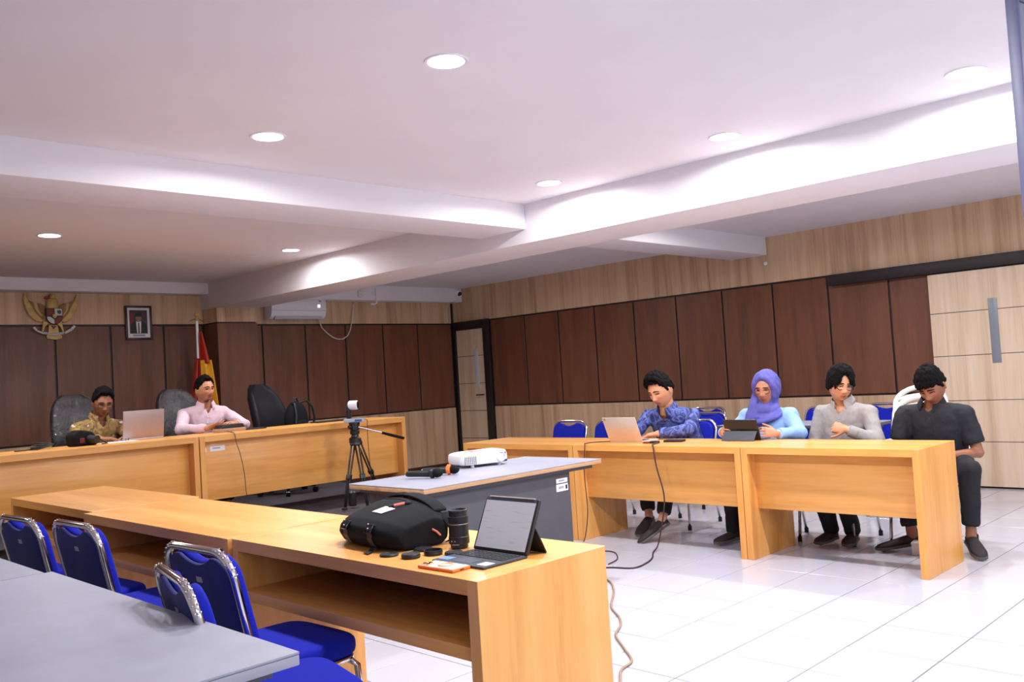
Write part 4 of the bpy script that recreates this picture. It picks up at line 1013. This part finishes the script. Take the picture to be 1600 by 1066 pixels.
HA, HB, HC = .098, .078, .118
def head_pts(d):
    """d: N x 3 unit directions (x forward, y left, z up) -> surface points in head space"""
    d = np.asarray(d, float); x = d[:, 0]*HA; y = d[:, 1]*HB; z = d[:, 2]*HC
    t = np.clip(-z/HC, 0, 1)
    y = y*(1-.27*t**1.7); y = y*(1+.03*np.exp(-((z-.03)/.05)**2))
    x = np.where(x > 0, x*(1-.06*t**2)+.014*t**2*np.clip(x/.06, 0, 1), x*(1.05-.38*t**1.2))
    sm = lambda a, b, v: (lambda q: q*q*(3-2*q))(np.clip((v-a)/(b-a), 0, 1))
    fm = sm(.018, .055, x)
    G = lambda y0, z0, sy, sz: np.exp(-((y-y0)/sy)**2-((z-z0)/sz)**2)
    f = .012*G(0, .000, .0085, .028)+.021*G(0, -.030, .0125, .015)+.008*(G(.014, -.036, .008, .009)+G(-.014, -.036, .008, .009))
    for sgn in (-1, 1):
        f += -.012*G(.032*sgn, .006, .017, .012)+.006*G(.030*sgn, .027, .024, .009)+.006*G(.043*sgn, -.022, .020, .020)+.004*G(.032*sgn, .0125, .014, .0045)
    f += .007*G(0, -.059, .020, .0055)+.0075*G(0, -.072, .017, .0065)-.005*G(0, -.0655, .021, .0028)+.007*G(0, -.099, .022, .016)-.004*G(0, -.084, .02, .006)
    return np.c_[x+fm*f, y, z]
def sphere_dirs(nu, nv):
    out = []
    for i in range(nv):
        a = -PI/2+PI*(i+.5)/nv
        for k in range(nu):
            b = 2*PI*k/nu; out.append((math.cos(a)*math.cos(b), math.cos(a)*math.sin(b), math.sin(a)))
    return np.array(out)
def ring_faces(nu, nv):
    f = [(i*nu+k, i*nu+(k+1) % nu, (i+1)*nu+(k+1) % nu, (i+1)*nu+k) for i in range(nv-1) for k in range(nu)]
    return f+[tuple(range(nu-1, -1, -1)), tuple((nv-1)*nu+k for k in range(nu))]
def face_pt(y, z):
    d = np.array([[.8, y/HB, z/HC]])
    for _ in range(12):
        n = d/np.linalg.norm(d); p = head_pts(n)[0]; d = d+np.array([[0, (y-p[1])/HB*.8, (z-p[2])/HC*.8]])
        d[:, 0] = np.sqrt(np.clip(1-min(.98, d[0, 1]**2+d[0, 2]**2), .02, 1)); 
    return head_pts(d/np.linalg.norm(d))[0]
def noise3(p, s):
    from mathutils import noise
    return noise.noise(Vector((p[0]*s, p[1]*s, p[2]*s)))
def hair_shell(style):
    nu, nv = 120, 80; d = sphere_dirs(nu, nv); base = head_pts(d); out = []
    for (dx, dy, dz), p in zip(d, base):
        az = abs(math.degrees(math.atan2(dy, dx))); z = p[2]
        # hairline height by azimuth (0 = front, 180 = nape)
        def li(tab):
            for (a, va), (b, vb) in zip(tab[:-1], tab[1:]):
                if az <= b: return va+(vb-va)*(az-a)/(b-a)
            return tab[-1][1]
        zl = li(style['line']) + .004*math.sin(dy*40+dx*17) + .005*noise3(p, 90)
        th = li(style['thick'])*(.75+.5*max(0, dz)) + style.get('top', .012)*max(0, dz)**2
        th += style.get('rough', .005)*(noise3(p, 45)+.6*noise3(p, 110))
        th += style.get('quiff', 0)*max(0, dz)*max(0, dx)**1.0*1.6
        q = (z-zl)/.014; q = min(1, max(0, q)); q = q*q*(3-2*q)
        n = np.array((dx, dy, dz)); out.append(p + n*(-.010+(th+.010)*q))
    m = MB(); m.add(out, ring_faces(nu, nv))
    for (y, z, l, tw, sd) in style.get('tufts', ()):     # locks falling over the forehead or temples
        p = face_pt(y, z); pts = []
        for k in range(6):
            u = k/5; pts.append(p+V(.010+.006*math.sin(PI*u), sd*u*l, .012-l*u))
        m.tube(pts, [tw, tw, tw*.95, tw*.8, tw*.55, tw*.2], 6)
    return m

def hand(mb, wr, d, n, side, curl=.5, spread=.06, thumb=.6, s=1.0):
    """wr wrist, d towards the knuckles, n out of the palm, side = +1 thumb on cross(d, n)"""
    wr = np.asarray(wr, float); d = unit(d); n = unit(np.asarray(n, float)-d*np.dot(n, d)); sd = np.cross(d, n)*side
    rs = []
    for u, w, t in ((-.01, .025, .018), (.02, .032, .019), (.05, .039, .017), (.078, .040, .0145), (.09, .036, .012)):
        rs.append([wr+d*u*s+s*(sd*w*math.cos(a)+n*t*math.sin(a)) for a in np.linspace(0, 2*PI, 14, endpoint=False)])
    mb.rings(rs)
    for k, (o, l, dl) in enumerate(((.031, .070, .082), (.0105, .078, .088), (-.0105, .072, .085), (-.030, .056, .078))):
        p = wr+d*dl*s*.97+sd*o*s; dr = unit(d+sd*spread*(1.5-k)); c = curl if not hasattr(curl, '__len__') else curl[k]; r = .0088-.0006*k
        ang = 0
        for j, fr in enumerate((.44, .31, .25)):
            ang += c*(.8, 1.1, .8)[j]
            v = dr*math.cos(ang)+n*math.sin(ang); q = p+v*l*fr*s; mb.cap(p, q, r*s*(1-.07*j), r*s*(.94-.09*j), 8); p = q
    p = wr+d*.022*s+sd*.026*s; v = unit(d*.62+sd*.62+n*.45*thumb); q = p+v*.040*s; mb.cap(p, q, .0125*s, .0105*s, 8)
    v2 = unit(v*.75+d*.5+n*.35*thumb); r_ = q+v2*.028*s; mb.cap(q, r_, .0102*s, .0092*s, 8); mb.cap(r_, r_+unit(v2+d*.3)*.022*s, .0092*s, .0075*s, 8)

def spine_rings(P, f, sdv, rows, grow=0.0):
    """P: list of (t along the polyline pts), rows: (centre, half width, half depth)"""
    rs = []
    for c, w, b in rows:
        rs.append([np.asarray(c)+sdv*(w+grow)*math.copysign(abs(math.cos(a))**.85, math.cos(a))+f*(b+grow)*math.copysign(abs(math.sin(a))**.9, math.sin(a)) for a in np.linspace(0, 2*PI, 28, endpoint=False)])
    return rs

def person(label, base, J, hd, mats, hair=None, glasses=None, sleeves='long', collar=True, hands=(), scale_w=1.0, trousers=True, shoes=True, beard=0, buttons=True, extra=None, brow=1.0, puff=0, mouth=0, seat_fold=(.075, .016), hs=1.0, vneck=.075, eo=.7, gt=.0022):
    """J: world joints. hd: (centre, yaw, pitch, roll) of the head; yaw = direction the face points, pitch > 0 looks down"""
    J = {k: np.array(v, float) for k, v in J.items()}
    t = thing('person', label, 'person', tuple(base))
    sk = mats['skin']
    fwd = unit(np.array((math.cos(J['yaw']), math.sin(J['yaw']), 0))); sdv = V(-fwd[1], fwd[0], 0)     # sdv = their left
    c, yaw, pit, rol = hd; c = np.array(c, float)
    RH = np.array(Matrix.Rotation(yaw, 3, 'Z') @ Matrix.Rotation(pit, 3, 'Y') @ Matrix.Rotation(rol, 3, 'X'))
    HM = Matrix(np.r_[np.c_[RH, c], [[0, 0, 0, 1]]].tolist())
    H = lambda p: RH@(np.asarray(p, float)*hs)+c
    # ---- body: one continuous skin
    b = MB()
    d = sphere_dirs(96, 72); b.add([H(p) for p in head_pts(d)], ring_faces(96, 72))
    for sg in (-1, 1):
        b.ell(H((-.006, .0775*sg, -.004)), (.019, .0085, .031), RH@rotm((0,0,1), .35*sg)@rotm((0,1,0), .15))
        b.ell(H((-.002, .080*sg, -.026)), (.009, .007, .010), RH)
    b.cap(J['neck']+V(0,0,-.02), H((-.022, 0, -.055)), .056*scale_w, .053, 16)
    b.cap(J['neck']+V(0,0,-.02), H((-.004, 0, -.075)), .050, .046, 16)
    up = unit(J['neck']-J['pelvis'])
    mid = lambda k, off=0.0: J['pelvis']+(J['neck']-J['pelvis'])*k+fwd*off
    W = scale_w
    rows = [(mid(-.12), .150*W, .105), (mid(.0), .165*W, .115), (mid(.22, .01), .150*W, .110), (mid(.48, .01), .160*W, .112), (mid(.72), .168*W, .108), (mid(.86), .150*W, .088), (mid(.95), .105*W, .070), (mid(1.0), .062, .058)]
    b.rings(spine_rings(None, fwd, sdv, rows, -.022))
    for s_ in 'LR':
        b.cap(J[s_+'sh'], J[s_+'el'], .046, .039); b.cap(J[s_+'el'], J[s_+'wr'], .038, .027)
        b.cap(mid(.88), J[s_+'sh'], .05, .046)
    for args in hands: hand(b, **args)
    if trousers:
        for s_ in 'LR':
            b.cap(J[s_+'hip'], J[s_+'kn'], .065, .045); b.cap(J[s_+'kn'], J[s_+'an'], .045, .034); b.cap(J[s_+'an'], J[s_+'an']+V(0,0,-.03), .036, .034)
            b.cap(J[s_+'an']+V(0,0,-.035), J[s_+'toe'], .034, .028)
    me = fuse(b, 'body', .0048, 2, factor=.35)
    n = len(me.vertices); co = np.empty(n*3); me.vertices.foreach_get('co', co); co = co.reshape(-1, 3)
    loc = (co-c)@RH/hs                                           # head space
    y, z, x = loc[:, 1], loc[:, 2], loc[:, 0]
    inh = (x > .035) & (np.abs(y) < .07) & (np.abs(z) < .13)
    lip = np.exp(-(y/.021)**4-((z+.0655)/.0115)**4)*inh
    lip = np.maximum(lip, .25*inh*(np.exp(-((np.abs(y)-.05)/.02)**2-((z+.02)/.025)**2)))
    bd = np.zeros(n)
    if beard:
        bd = np.exp(-(y/.026)**4-((z+.104)/.018)**4)*(x > .02)*beard
        bd = np.maximum(bd, .55*beard*np.exp(-(y/.030)**4-((z+.0515)/.0055)**4)*inh)
        bd = np.maximum(bd, .28*beard*(z < -.035)*(z > -.13)*(np.abs(y) > .035)*(x > -.03)*(np.abs(loc).max(1) < .14))
    line = .55*np.exp(-(y/.019)**4-((z+.0655)/.0022)**2)*inh
    bd = np.maximum(bd, line)
    at = me.color_attributes.new('tint', 'FLOAT_COLOR', 'POINT')
    arr = np.zeros((n, 4)); arr[:, 0] = lip; arr[:, 1] = bd; arr[:, 3] = 1
    at.data.foreach_set('color', arr.ravel())
    link('body', me, sk, t, world=True)
    # ---- eyes, brows
    for sg in (-1, 1):
        e = part('eye', MB().ell(H((.0745, .032*sg, .0045)), (.0105, .0135, .0072*eo), RH, 14, 10), M['eye_white'], t, smooth=True, angle=180, world=True)
        ir = MB().ell(H((.0815, .031*sg, .0035)), (.0045, .0064, .0060*eo), RH, 12, 8)
        part('iris', ir, M['iris'], e, smooth=True, angle=180)
        lid = [H(face_pt((.032+.0145*u)*sg, .0045+.0072*eo*(1-u*u))+V(.0038, 0, 0)) for u in np.linspace(-1, 1, 7)]
        part('lash_line', MB().tube(lid, .0021, 5), M['hair'], t, smooth=True, angle=180, world=True)
        br = [H(face_pt((.031+.019*u)*sg, .0255+.004*(1-u*u)-.003*u)+V(.002, 0, 0)) for u in np.linspace(-1, 1, 7)]
        part('eyebrow', MB().tube(br, [.0026*brow, .0036*brow, .004*brow, .0038*brow, .0033*brow, .0027*brow, .0016], 6), M['hair'], t, smooth=True, angle=180, world=True)
    if hair:
        hm = hair_shell(hair); hm.v = [tuple(H(p)) for p in hm.v]
        part('hair', hm, M['hair'], t, smooth=True, angle=180, world=True)
    if glasses:
        g = MB()
        for sg in (-1, 1):
            Rg = RH@np.array([V(0,1,0), V(0,0,1), V(1,0,0)]).T
            g.torus(H((.094, .0335*sg, .002)), .0235, gt, Rg, 28, 6, sx=1.08, sy=glasses.get('h', .85))
            g.tube([H((.092, .058*sg, .008)), H((.06, .075*sg, .008)), H((.0, .083*sg, .006)), H((-.02, .083*sg, -.004))], gt*.8, 6)
        g.tube([H((.094, -.010, .006)), H((.100, 0, .008)), H((.094, .010, .006))], gt, 6)
        go = part('glasses', g, glasses['mat'], t, smooth=True, angle=180, world=True)
        for sg in (-1, 1):
            part('lens', MB().lathe([(0, 0), (.0225, 0), (.0225, .0008), (0, .0008)], H((.0935, .0335*sg, .002)), RH@np.array([V(0,1,0)*1.08, V(0,0,1)*glasses.get('h', .85), V(1,0,0)]).T, 24, False), M['lens_glass'], go)
    # ---- shirt
    sh = MB(); sh.rings(spine_rings(None, fwd, sdv, [r for r in rows[:-1]]+[(mid(.985), .072, .066)], .006))
    cu = {}
    for s_ in 'LR':
        a, e, w = J[s_+'sh'], J[s_+'el'], J[s_+'wr']
        sh.cap(mid(.87), a, .070, .064); sh.cap(a, e, .064+puff, .056)
        if puff: sh.ell(a+V(0,0,.01), (.075, .075, .07))
        if sleeves == 'long':
            w2 = e+(w-e)*.90; sh.cap(e, w2-(w2-e)*.05, .056, .040); cu[s_] = (w2, unit(w-e), .040)
        elif sleeves == 'short':
            pass
    if sleeves == 'short':
        sh = MB(); sh.rings(spine_rings(None, fwd, sdv, [r for r in rows[:-1]]+[(mid(.985), .072, .066)], .006))
        for s_ in 'LR':
            a, e = J[s_+'sh'], J[s_+'el']; k = a+(e-a)*.78; sh.cap(mid(.87), a, .070, .066); sh.tube([a, a+(k-a)*.5, k], [.068, .068, .066], 18)
    sme = fuse(sh, 'shirt', .009, 7, (seat_fold[0], seat_fold[1]))
    if vneck and collar:
        bm = bmesh.new(); bm.from_mesh(sme); kill = []
        for fc in bm.faces:
            q = np.array(fc.calc_center_median())-J['neck']; hgt = q@up; ss = abs(q@sdv); ff = q@fwd
            if ff > .02 and -vneck < hgt < .08 and ss < .050*min(1.0, (hgt+vneck)/vneck): kill.append(fc)
        bmesh.ops.delete(bm, geom=kill, context='FACES'); bm.to_mesh(sme); bm.free(); shade(sme, True, 180)
    so = link(mats.get('top_name', 'shirt'), sme, mats['top'], t, world=True)
    bv = BVHTree.FromPolygons([v.co.copy() for v in sme.vertices], [tuple(p.vertices) for p in sme.polygons])
    if sleeves == 'long':
        for s_, (w2, dd, r) in cu.items():
            part('cuff', MB().tube([w2-dd*.045, w2-dd*.02, w2+dd*.006], [.043, .0425, .040], 16), mats['top'], t, smooth=True, angle=50, world=True)
    if collar:
        m = MB(); nk = J['neck']; ax = unit(unit(H((-.012, 0, -.06))-nk)+up*1.2); fr = unit(fwd-ax*np.dot(fwd, ax)); sr = np.cross(ax, fr)
        def cp(u, v):
            a = math.radians(-152+304*u); ff = max(0, abs(a)/math.radians(152)-.45)/.55      # 0 at the nape, 1 at the front ends
            if v < .5: r = .066+.004*v; hz = -.012+.104*v*(1-.25*ff)
            else:
                k = (v-.5)*2; r = .068+.020*k+.006*k*ff; hz = .040*(1-.25*ff)*(1-k)+(-.004-.040*ff**2)*k
            return nk+ax*(hz+.004)-fr*math.cos(a)*r*1.03+sr*math.sin(a)*r+fr*(.012*ff)
        m.grid(cp, 41, 9)
        co_ = part('collar', m, mats['top'], t, smooth=True, angle=70, world=True, fix=False); md = co_.modifiers.new('thickness', 'SOLIDIFY'); md.thickness = .004
    if buttons:
        pk = []
        for k in np.linspace(.78, .25, 14):
            p0 = mid(k)+fwd*.5; h = bv.ray_cast(Vector(p0), Vector(-fwd))
            if h[0] is not None: pk.append((np.array(h[0]), np.array(h[1])))
        if len(pk) > 3:
            part('placket', ribbon([(p-n*.001, n) for p, n in pk], .030, sdv, .0035), mats['top'], t, smooth=True, angle=40, world=True)
            for p, n in pk[1::3]:
                part('button', MB().cyl(p+n*.002, p+n*.0045, .0055, n=10), mats.get('button', M['white_plastic']), t, world=True)
    # ---- trousers and shoes
    if trousers:
        tr = MB(); tr.rings(spine_rings(None, fwd, sdv, [(J['pelvis']+V(0,0,-.10), .16*W, .12), (J['pelvis']+V(0,0,-.02), .175*W, .125), (J['pelvis']+V(0,0,.06), .165*W, .12)]))
        for s_ in 'LR':
            hem = J[s_+'kn']+(J[s_+'an']-J[s_+'kn'])*mats.get('hem', .9)
            tr.cap(J[s_+'hip'], J[s_+'kn'], .088, .068); tr.tube([J[s_+'kn'], J[s_+'kn']+(hem-J[s_+'kn'])*.5, hem], [.068, .062, .056], 18); tr.ell(J[s_+'kn'], (.069, .069, .069))
        link('trousers', fuse(tr, 'trousers', .010, 6, (.08, .014)), mats.get('legs', M['trouser']), t, world=True)
    if shoes and trousers:
        for s_ in 'LR':
            a = J[s_+'an']; toe = J[s_+'toe']; dv = unit(toe-a); dv[2] = min(dv[2], 0) if s_ not in J.get('lift', '') else dv[2]; dv = unit(toe-(a+V(0,0,-.06))); sr = unit(np.cross(dv, V(0,0,1))); upv = np.cross(sr, dv)
            heel = a+V(0,0,-.062)-dv*.055; L = np.linalg.norm(toe-heel)+.05
            rs = []
            for u, w, h0 in ((0, .024, .045), (.08, .033, .058), (.3, .036, .062), (.5, .042, .050), (.75, .047, .036), (.92, .036, .028), (1.0, .014, .016)):
                cc = heel+dv*L*u
                rs.append([cc+sr*w*math.cos(q)+upv*(h0*.5+h0*.5*math.sin(q)) for q in np.linspace(0, 2*PI, 16, endpoint=False)])
            s1 = part('shoe', MB().rings(rs), M['shoe'], t, smooth=True, angle=180, world=True)
            rs = []
            for u, w in ((-.01, .020), (.06, .036), (.3, .037), (.5, .043), (.75, .050), (.93, .038), (1.01, .015)):
                cc = heel+dv*L*u; rs.append([cc+sr*w+upv*.010, cc+sr*w-upv*.008, cc-sr*w-upv*.008, cc-sr*w+upv*.010])
            part('sole', MB().rings(rs), M['sole'], s1, bevel=.002)
    if extra: extra(t, H, RH, J, fwd, sdv, mid, mats)
    return t

TAN = skin('tan_skin', srgb(186,126,92), srgb(160,88,76))
TAN2 = skin('light_tan_skin', srgb(206,146,110), srgb(176,96,84))
BROWN = skin('brown_skin', srgb(150,96,68), srgb(126,72,60))
SHORT = dict(line=[(0, .076), (30, .079), (44, .066), (54, .040), (66, .030), (78, -.012), (90, -.004), (104, .0), (125, -.03), (180, -.062)],
             thick=[(0, .016), (60, .010), (100, .008), (180, .010)], top=.018, rough=.008, quiff=.012)

def seated_legs(px, py, sz, yaw, kn=.43, drop=.0, spread=.10, toe=.15, floor=0.0, kz=.0):
    f = V(math.cos(yaw), math.sin(yaw), 0); s = V(-f[1], f[0], 0); o = V(px, py, 0); out = {}
    for n_, k in (('L', 1), ('R', -1)):
        out[n_+'hip'] = o+s*.085*k+V(0, 0, sz+.085); out[n_+'kn'] = o+f*kn+s*spread*k+V(0, 0, sz+.06+kz)
        out[n_+'an'] = o+f*(kn-drop)+s*(spread*.95)*k+V(0, 0, floor+.09); out[n_+'toe'] = out[n_+'an']+f*toe+s*.02*k+V(0, 0, -.062)
    return out

# ---- man in blue batik leaning over his laptop
yw = PI
J = dict(yaw=yw, pelvis=(-2.78, -5.82, .55), neck=(-3.02, -5.80, .985), Lsh=(-2.98, -6.015, .915), Rsh=(-3.00, -5.60, .915),
         Lel=(-3.13, -6.09, .815), Lwr=(-3.28, -5.88, .795), Rel=(-3.13, -5.585, .815), Rwr=(-3.34, -5.68, .795))
J.update(seated_legs(-2.80, -5.82, .48, yw))
J['Lkn'] = V(-3.28, -5.98, .50); J['Lan'] = V(-3.50, -6.03, .17); J['Ltoe'] = V(-3.62, -5.93, .02)
J['Rkn'] = V(-3.25, -5.70, .53); J['Ran'] = V(-3.36, -5.80, .16); J['Rtoe'] = V(-3.52, -5.83, .05)
Q = dict(SHORT); Q.update(quiff=.032, top=.022, rough=.009, tufts=[(.02, .078, -.012, .012, 0), (-.02, .078, -.014, .012, 0), (0, .08, -.018, .013, .2), (.04, .07, -.008, .010, 0), (-.04, .07, -.010, .010, 0)])
person('man in a blue batik shirt smiling down at his laptop', (-2.80, -5.82, 0), J, ((-3.095, -5.805, 1.130), math.radians(177), math.radians(22), math.radians(6)),
       dict(skin=TAN2, top=M['blue_batik'], button=M['black']), Q, scale_w=1.30, hs=1.12, eo=.45,
       hands=[dict(wr=J['Lwr'], d=(-.55, .80, -.1), n=(0, 0, -1), side=-1, curl=.35), dict(wr=J['Rwr'], d=(-.75, -.55, -.1), n=(0, 0, -1), side=1, curl=.35)])

# ---- woman in a violet headscarf
yw = math.radians(176)
J = dict(yaw=yw, pelvis=(-2.90, -6.65, .55), neck=(-2.91, -6.645, .965), Lsh=(-2.90, -6.815, .885), Rsh=(-2.91, -6.475, .885),
         Lel=(-2.98, -6.93, .78), Lwr=(-3.215, -6.875, .79), Rel=(-3.00, -6.385, .78), Rwr=(-3.24, -6.44, .80))
J.update(seated_legs(-2.92, -6.65, .48, yw, kn=.40))
def hijab(t, H, RH, J, fwd, sdv, mid, mats):
    m = MB(); nu, nv = 80, 56; d = sphere_dirs(nu, nv); base = head_pts(d); out = []
    for (dx, dy, dz), p in zip(d, base):
        az = math.degrees(math.atan2(dy, dx)); el = p[2]
        r = math.hypot(p[1]/.060, (el-(-.012))/.088) if dx > 0 else 9
        q = min(1, max(0, (r-.93)/.16)); q = q*q*(3-2*q)
        th = .020+.010*max(0, dz)+.016*max(0, -dx)+.004*noise3(p, 28)+.003*math.sin(az*.2+el*90)
        out.append(H(p+np.array((dx, dy, dz))*(-.014+(th+.014)*q)))
    m.add(out, ring_faces(nu, nv))
    nk = J['neck']
    for k in range(4):            # wrapped folds under the chin and over the chest
        a0 = H((-.01, 0, -.105-.016*k)) if k < 2 else None
        c0 = nk+V(0, 0, .018-.028*k)+fwd*(.010+.014*k)
        Rk = np.array([fwd, sdv, V(0,0,1)]).T@rotm((0,1,0), .22+.07*k)@rotm((1,0,0), .10*((k % 2)*2-1))
        m.torus(c0, .066+.014*k, .021, Rk, 30, 10, sx=.95, sy=1.0+.08*k)
    m.cap(nk+V(0,0,-.02), H((-.025, 0, -.05)), .085, .085, 18)
    m.ell(nk+V(0,0,-.02)+fwd*.02, (.10, .115, .07))
    # long end hanging over her right shoulder (left in the picture)
    rs = []
    for k in range(9):
        u = k/8; c0 = H((.012, -.076, -.02))*(1-u)+(J['Rsh']+fwd*.115+sdv*.060+V(0, 0, -.12))*u+fwd*.030*math.sin(PI*u)+sdv*.012*math.sin(PI*u)
        w = .028+.034*u
        rs.append([c0+sdv*w*math.cos(a)+fwd*(.020+.004*math.sin(9*a))*math.sin(a) for a in np.linspace(0, 2*PI, 14, endpoint=False)])
    m.rings(rs)
    me = fuse(m, 'headscarf', .0065, 5, (.06, .010))
    link('headscarf', me, M['hijab'], t, world=True)
person('woman in a violet headscarf and sky blue blouse holding a tablet', (-2.92, -6.65, 0), J, ((-2.945, -6.665, 1.105), math.radians(188), math.radians(9), 0),
       dict(skin=TAN, top=M['sky_blouse'], top_name='blouse', legs=M['trouser'], hem=1.03), None, dict(mat=M['frame_dark'], h=.9), collar=False, buttons=False, scale_w=.98, puff=.012, extra=hijab, brow=.6, gt=.0018,
       hands=[dict(wr=J['Lwr'], d=(-.75, .60, .22), n=(.25, .75, -.3), side=-1, curl=.55), dict(wr=J['Rwr'], d=(-.75, -.55, .2), n=(.2, -.8, -.2), side=1, curl=.55)])

# ---- man in a grey shirt with glasses
yw = math.radians(184)
J = dict(yaw=yw, pelvis=(-2.78, -7.20, .55), neck=(-2.83, -7.205, .985), Lsh=(-2.82, -7.385, .905), Rsh=(-2.82, -7.035, .905),
         Lel=(-2.93, -7.475, .715), Lwr=(-3.05, -7.315, .805), Rel=(-2.88, -6.985, .68), Rwr=(-3.03, -7.10, .66))
J.update(seated_legs(-2.80, -7.19, .48, yw, kn=.42, drop=.22, spread=.08))
CURT = dict(line=[(0, .080), (14, .070), (26, .046), (40, .020), (56, -.006), (72, -.030), (95, -.045), (140, -.060), (180, -.07)],
            thick=[(0, .014), (30, .018), (70, .021), (110, .020), (180, .016)], top=.020, rough=.007,
            tufts=[(.036, .058, .060, .013, .10), (.050, .045, .060, .014, .05), (-.036, .058, .050, .012, -.12), (-.052, .045, .062, .014, -.02), (.060, .03, .055, .013, 0), (-.062, .03, .06, .013, 0), (.022, .070, .035, .010, .35)])
person('man in a grey shirt with dark glasses and long parted hair', (-2.80, -7.20, 0), J, ((-2.88, -7.215, 1.112), math.radians(226), math.radians(12), math.radians(-6)),
       dict(skin=TAN2, top=M['grey_shirt'], button=M['grey_lam'], hem=1.03), CURT, dict(mat=M['frame_dark'], h=.78), scale_w=.96, gt=.0028,
       hands=[dict(wr=J['Lwr'], d=(-.15, .95, .25), n=(.9, .1, -.3), side=1, curl=1.15), dict(wr=J['Rwr'], d=(-.5, -.8, 0), n=(.3, 0, -1), side=1, curl=.6)])

# ---- man in a black short-sleeved shirt at the end of the row
yw = math.radians(178)
J = dict(yaw=yw, pelvis=(-2.66, -7.82, .55), neck=(-2.74, -7.795, .965), Lsh=(-2.72, -7.985, .885), Rsh=(-2.74, -7.605, .885),
         Lel=(-2.72, -8.055, .625), Lwr=(-2.93, -7.93, .62), Rel=(-2.80, -7.56, .655), Rwr=(-2.95, -7.70, .64))
J.update(seated_legs(-2.68, -7.82, .48, yw))
J['Lkn'] = V(-3.00, -8.085, .545); J['Lan'] = V(-2.98, -8.055, .125); J['Ltoe'] = V(-3.12, -8.145, .028)
J['Rkn'] = V(-3.02, -7.66, .52); J['Ran'] = V(-3.03, -7.70, .105); J['Rtoe'] = V(-3.16, -7.56, .028)
FR = dict(line=[(0, .040), (28, .038), (48, .030), (62, .022), (76, -.010), (90, -.002), (104, .0), (125, -.03), (180, -.058)],
          thick=[(0, .016), (50, .010), (100, .006), (180, .010)], top=.024, rough=.009,
          tufts=[(.030, .052, .016, .011, 0), (.012, .055, .022, .011, .1), (-.008, .055, .020, .011, -.1), (-.028, .050, .024, .011, 0), (-.044, .045, .022, .010, 0), (.046, .046, .014, .010, 0)])
person('man in a black short-sleeved shirt looking down at the end of the row', (-2.68, -7.82, 0), J, ((-2.815, -7.825, 1.082), math.radians(178), math.radians(34), math.radians(5)),
       dict(skin=BROWN, top=M['black_shirt'], button=M['black'], hem=.86), FR, sleeves='short', scale_w=1.06, hs=1.06, vneck=.05, eo=.25,
       hands=[dict(wr=J['Lwr'], d=(-.75, .65, 0), n=(0, 0, -1), side=-1, curl=.5), dict(wr=J['Rwr'], d=(-.75, -.6, 0), n=(0, 0, -1), side=1, curl=.5)])

# ---- man in pink on the platform
yw = math.radians(-100)
J = dict(yaw=yw, pelvis=(-5.19, -1.98, .78), neck=(-5.165, -2.06, 1.235), Lsh=(-4.985, -2.06, 1.145), Rsh=(-5.365, -2.03, 1.145),
         Lel=(-4.855, -2.20, 1.02), Lwr=(-5.05, -2.42, 1.045), Rel=(-5.50, -2.24, 1.02), Rwr=(-5.375, -2.50, 1.025))
J.update(seated_legs(-5.19, -1.98, .70, yw, floor=.22))
NEAT = dict(SHORT); NEAT.update(top=.012, rough=.005, quiff=.006)
person('man in a pale pink shirt talking with his hands on the back desk', (-5.19, -1.98, .22), J, ((-5.195, -2.11, 1.370), math.radians(-82), math.radians(2), 0),
       dict(skin=TAN, top=M['pink_shirt']), NEAT, scale_w=1.04, beard=.85,
       hands=[dict(wr=J['Rwr'], d=(.80, -.45, .25), n=(.2, .45, .85), side=-1, curl=.22, thumb=-.5), dict(wr=J['Lwr'], d=(-.85, -.35, .05), n=(-.1, .3, -.9), side=-1, curl=.4)])

# ---- man in brown batik reading on the platform
yw = math.radians(-88)
J = dict(yaw=yw, pelvis=(-6.15, -2.00, .78), neck=(-6.145, -2.06, 1.185), Lsh=(-5.985, -2.07, 1.095), Rsh=(-6.325, -2.06, 1.095),
         Lel=(-5.93, -2.22, 1.00), Lwr=(-6.06, -2.46, 1.01), Rel=(-6.40, -2.25, 1.00), Rwr=(-6.28, -2.47, 1.01))
J.update(seated_legs(-6.15, -2.00, .70, yw, floor=.22))
person('man in brown batik with glasses reading at the back desk', (-6.15, -2.00, .22), J, ((-6.135, -2.135, 1.312), math.radians(-96), math.radians(20), math.radians(-3)),
       dict(skin=BROWN, top=M['brown_batik'], button=M['gold_dark']), SHORT, dict(mat=M['frame_dark'], h=.72), scale_w=1.06, eo=.5,
       hands=[dict(wr=J['Rwr'], d=(.75, -.55, 0), n=(0, 0, -1), side=1, curl=.4), dict(wr=J['Lwr'], d=(-.55, -.75, 0), n=(0, 0, -1), side=-1, curl=.4)])
o = part('paper_sheet', MB().box((0, 0, .002), (.26, .18, .004)).xf(Matrix.Translation((-6.20, -2.62, .98)) @ Matrix.Rotation(.1, 4, 'Z')), M['paper'])
tag(o, 'white paper under the hands of the man in brown batik', 'paper')
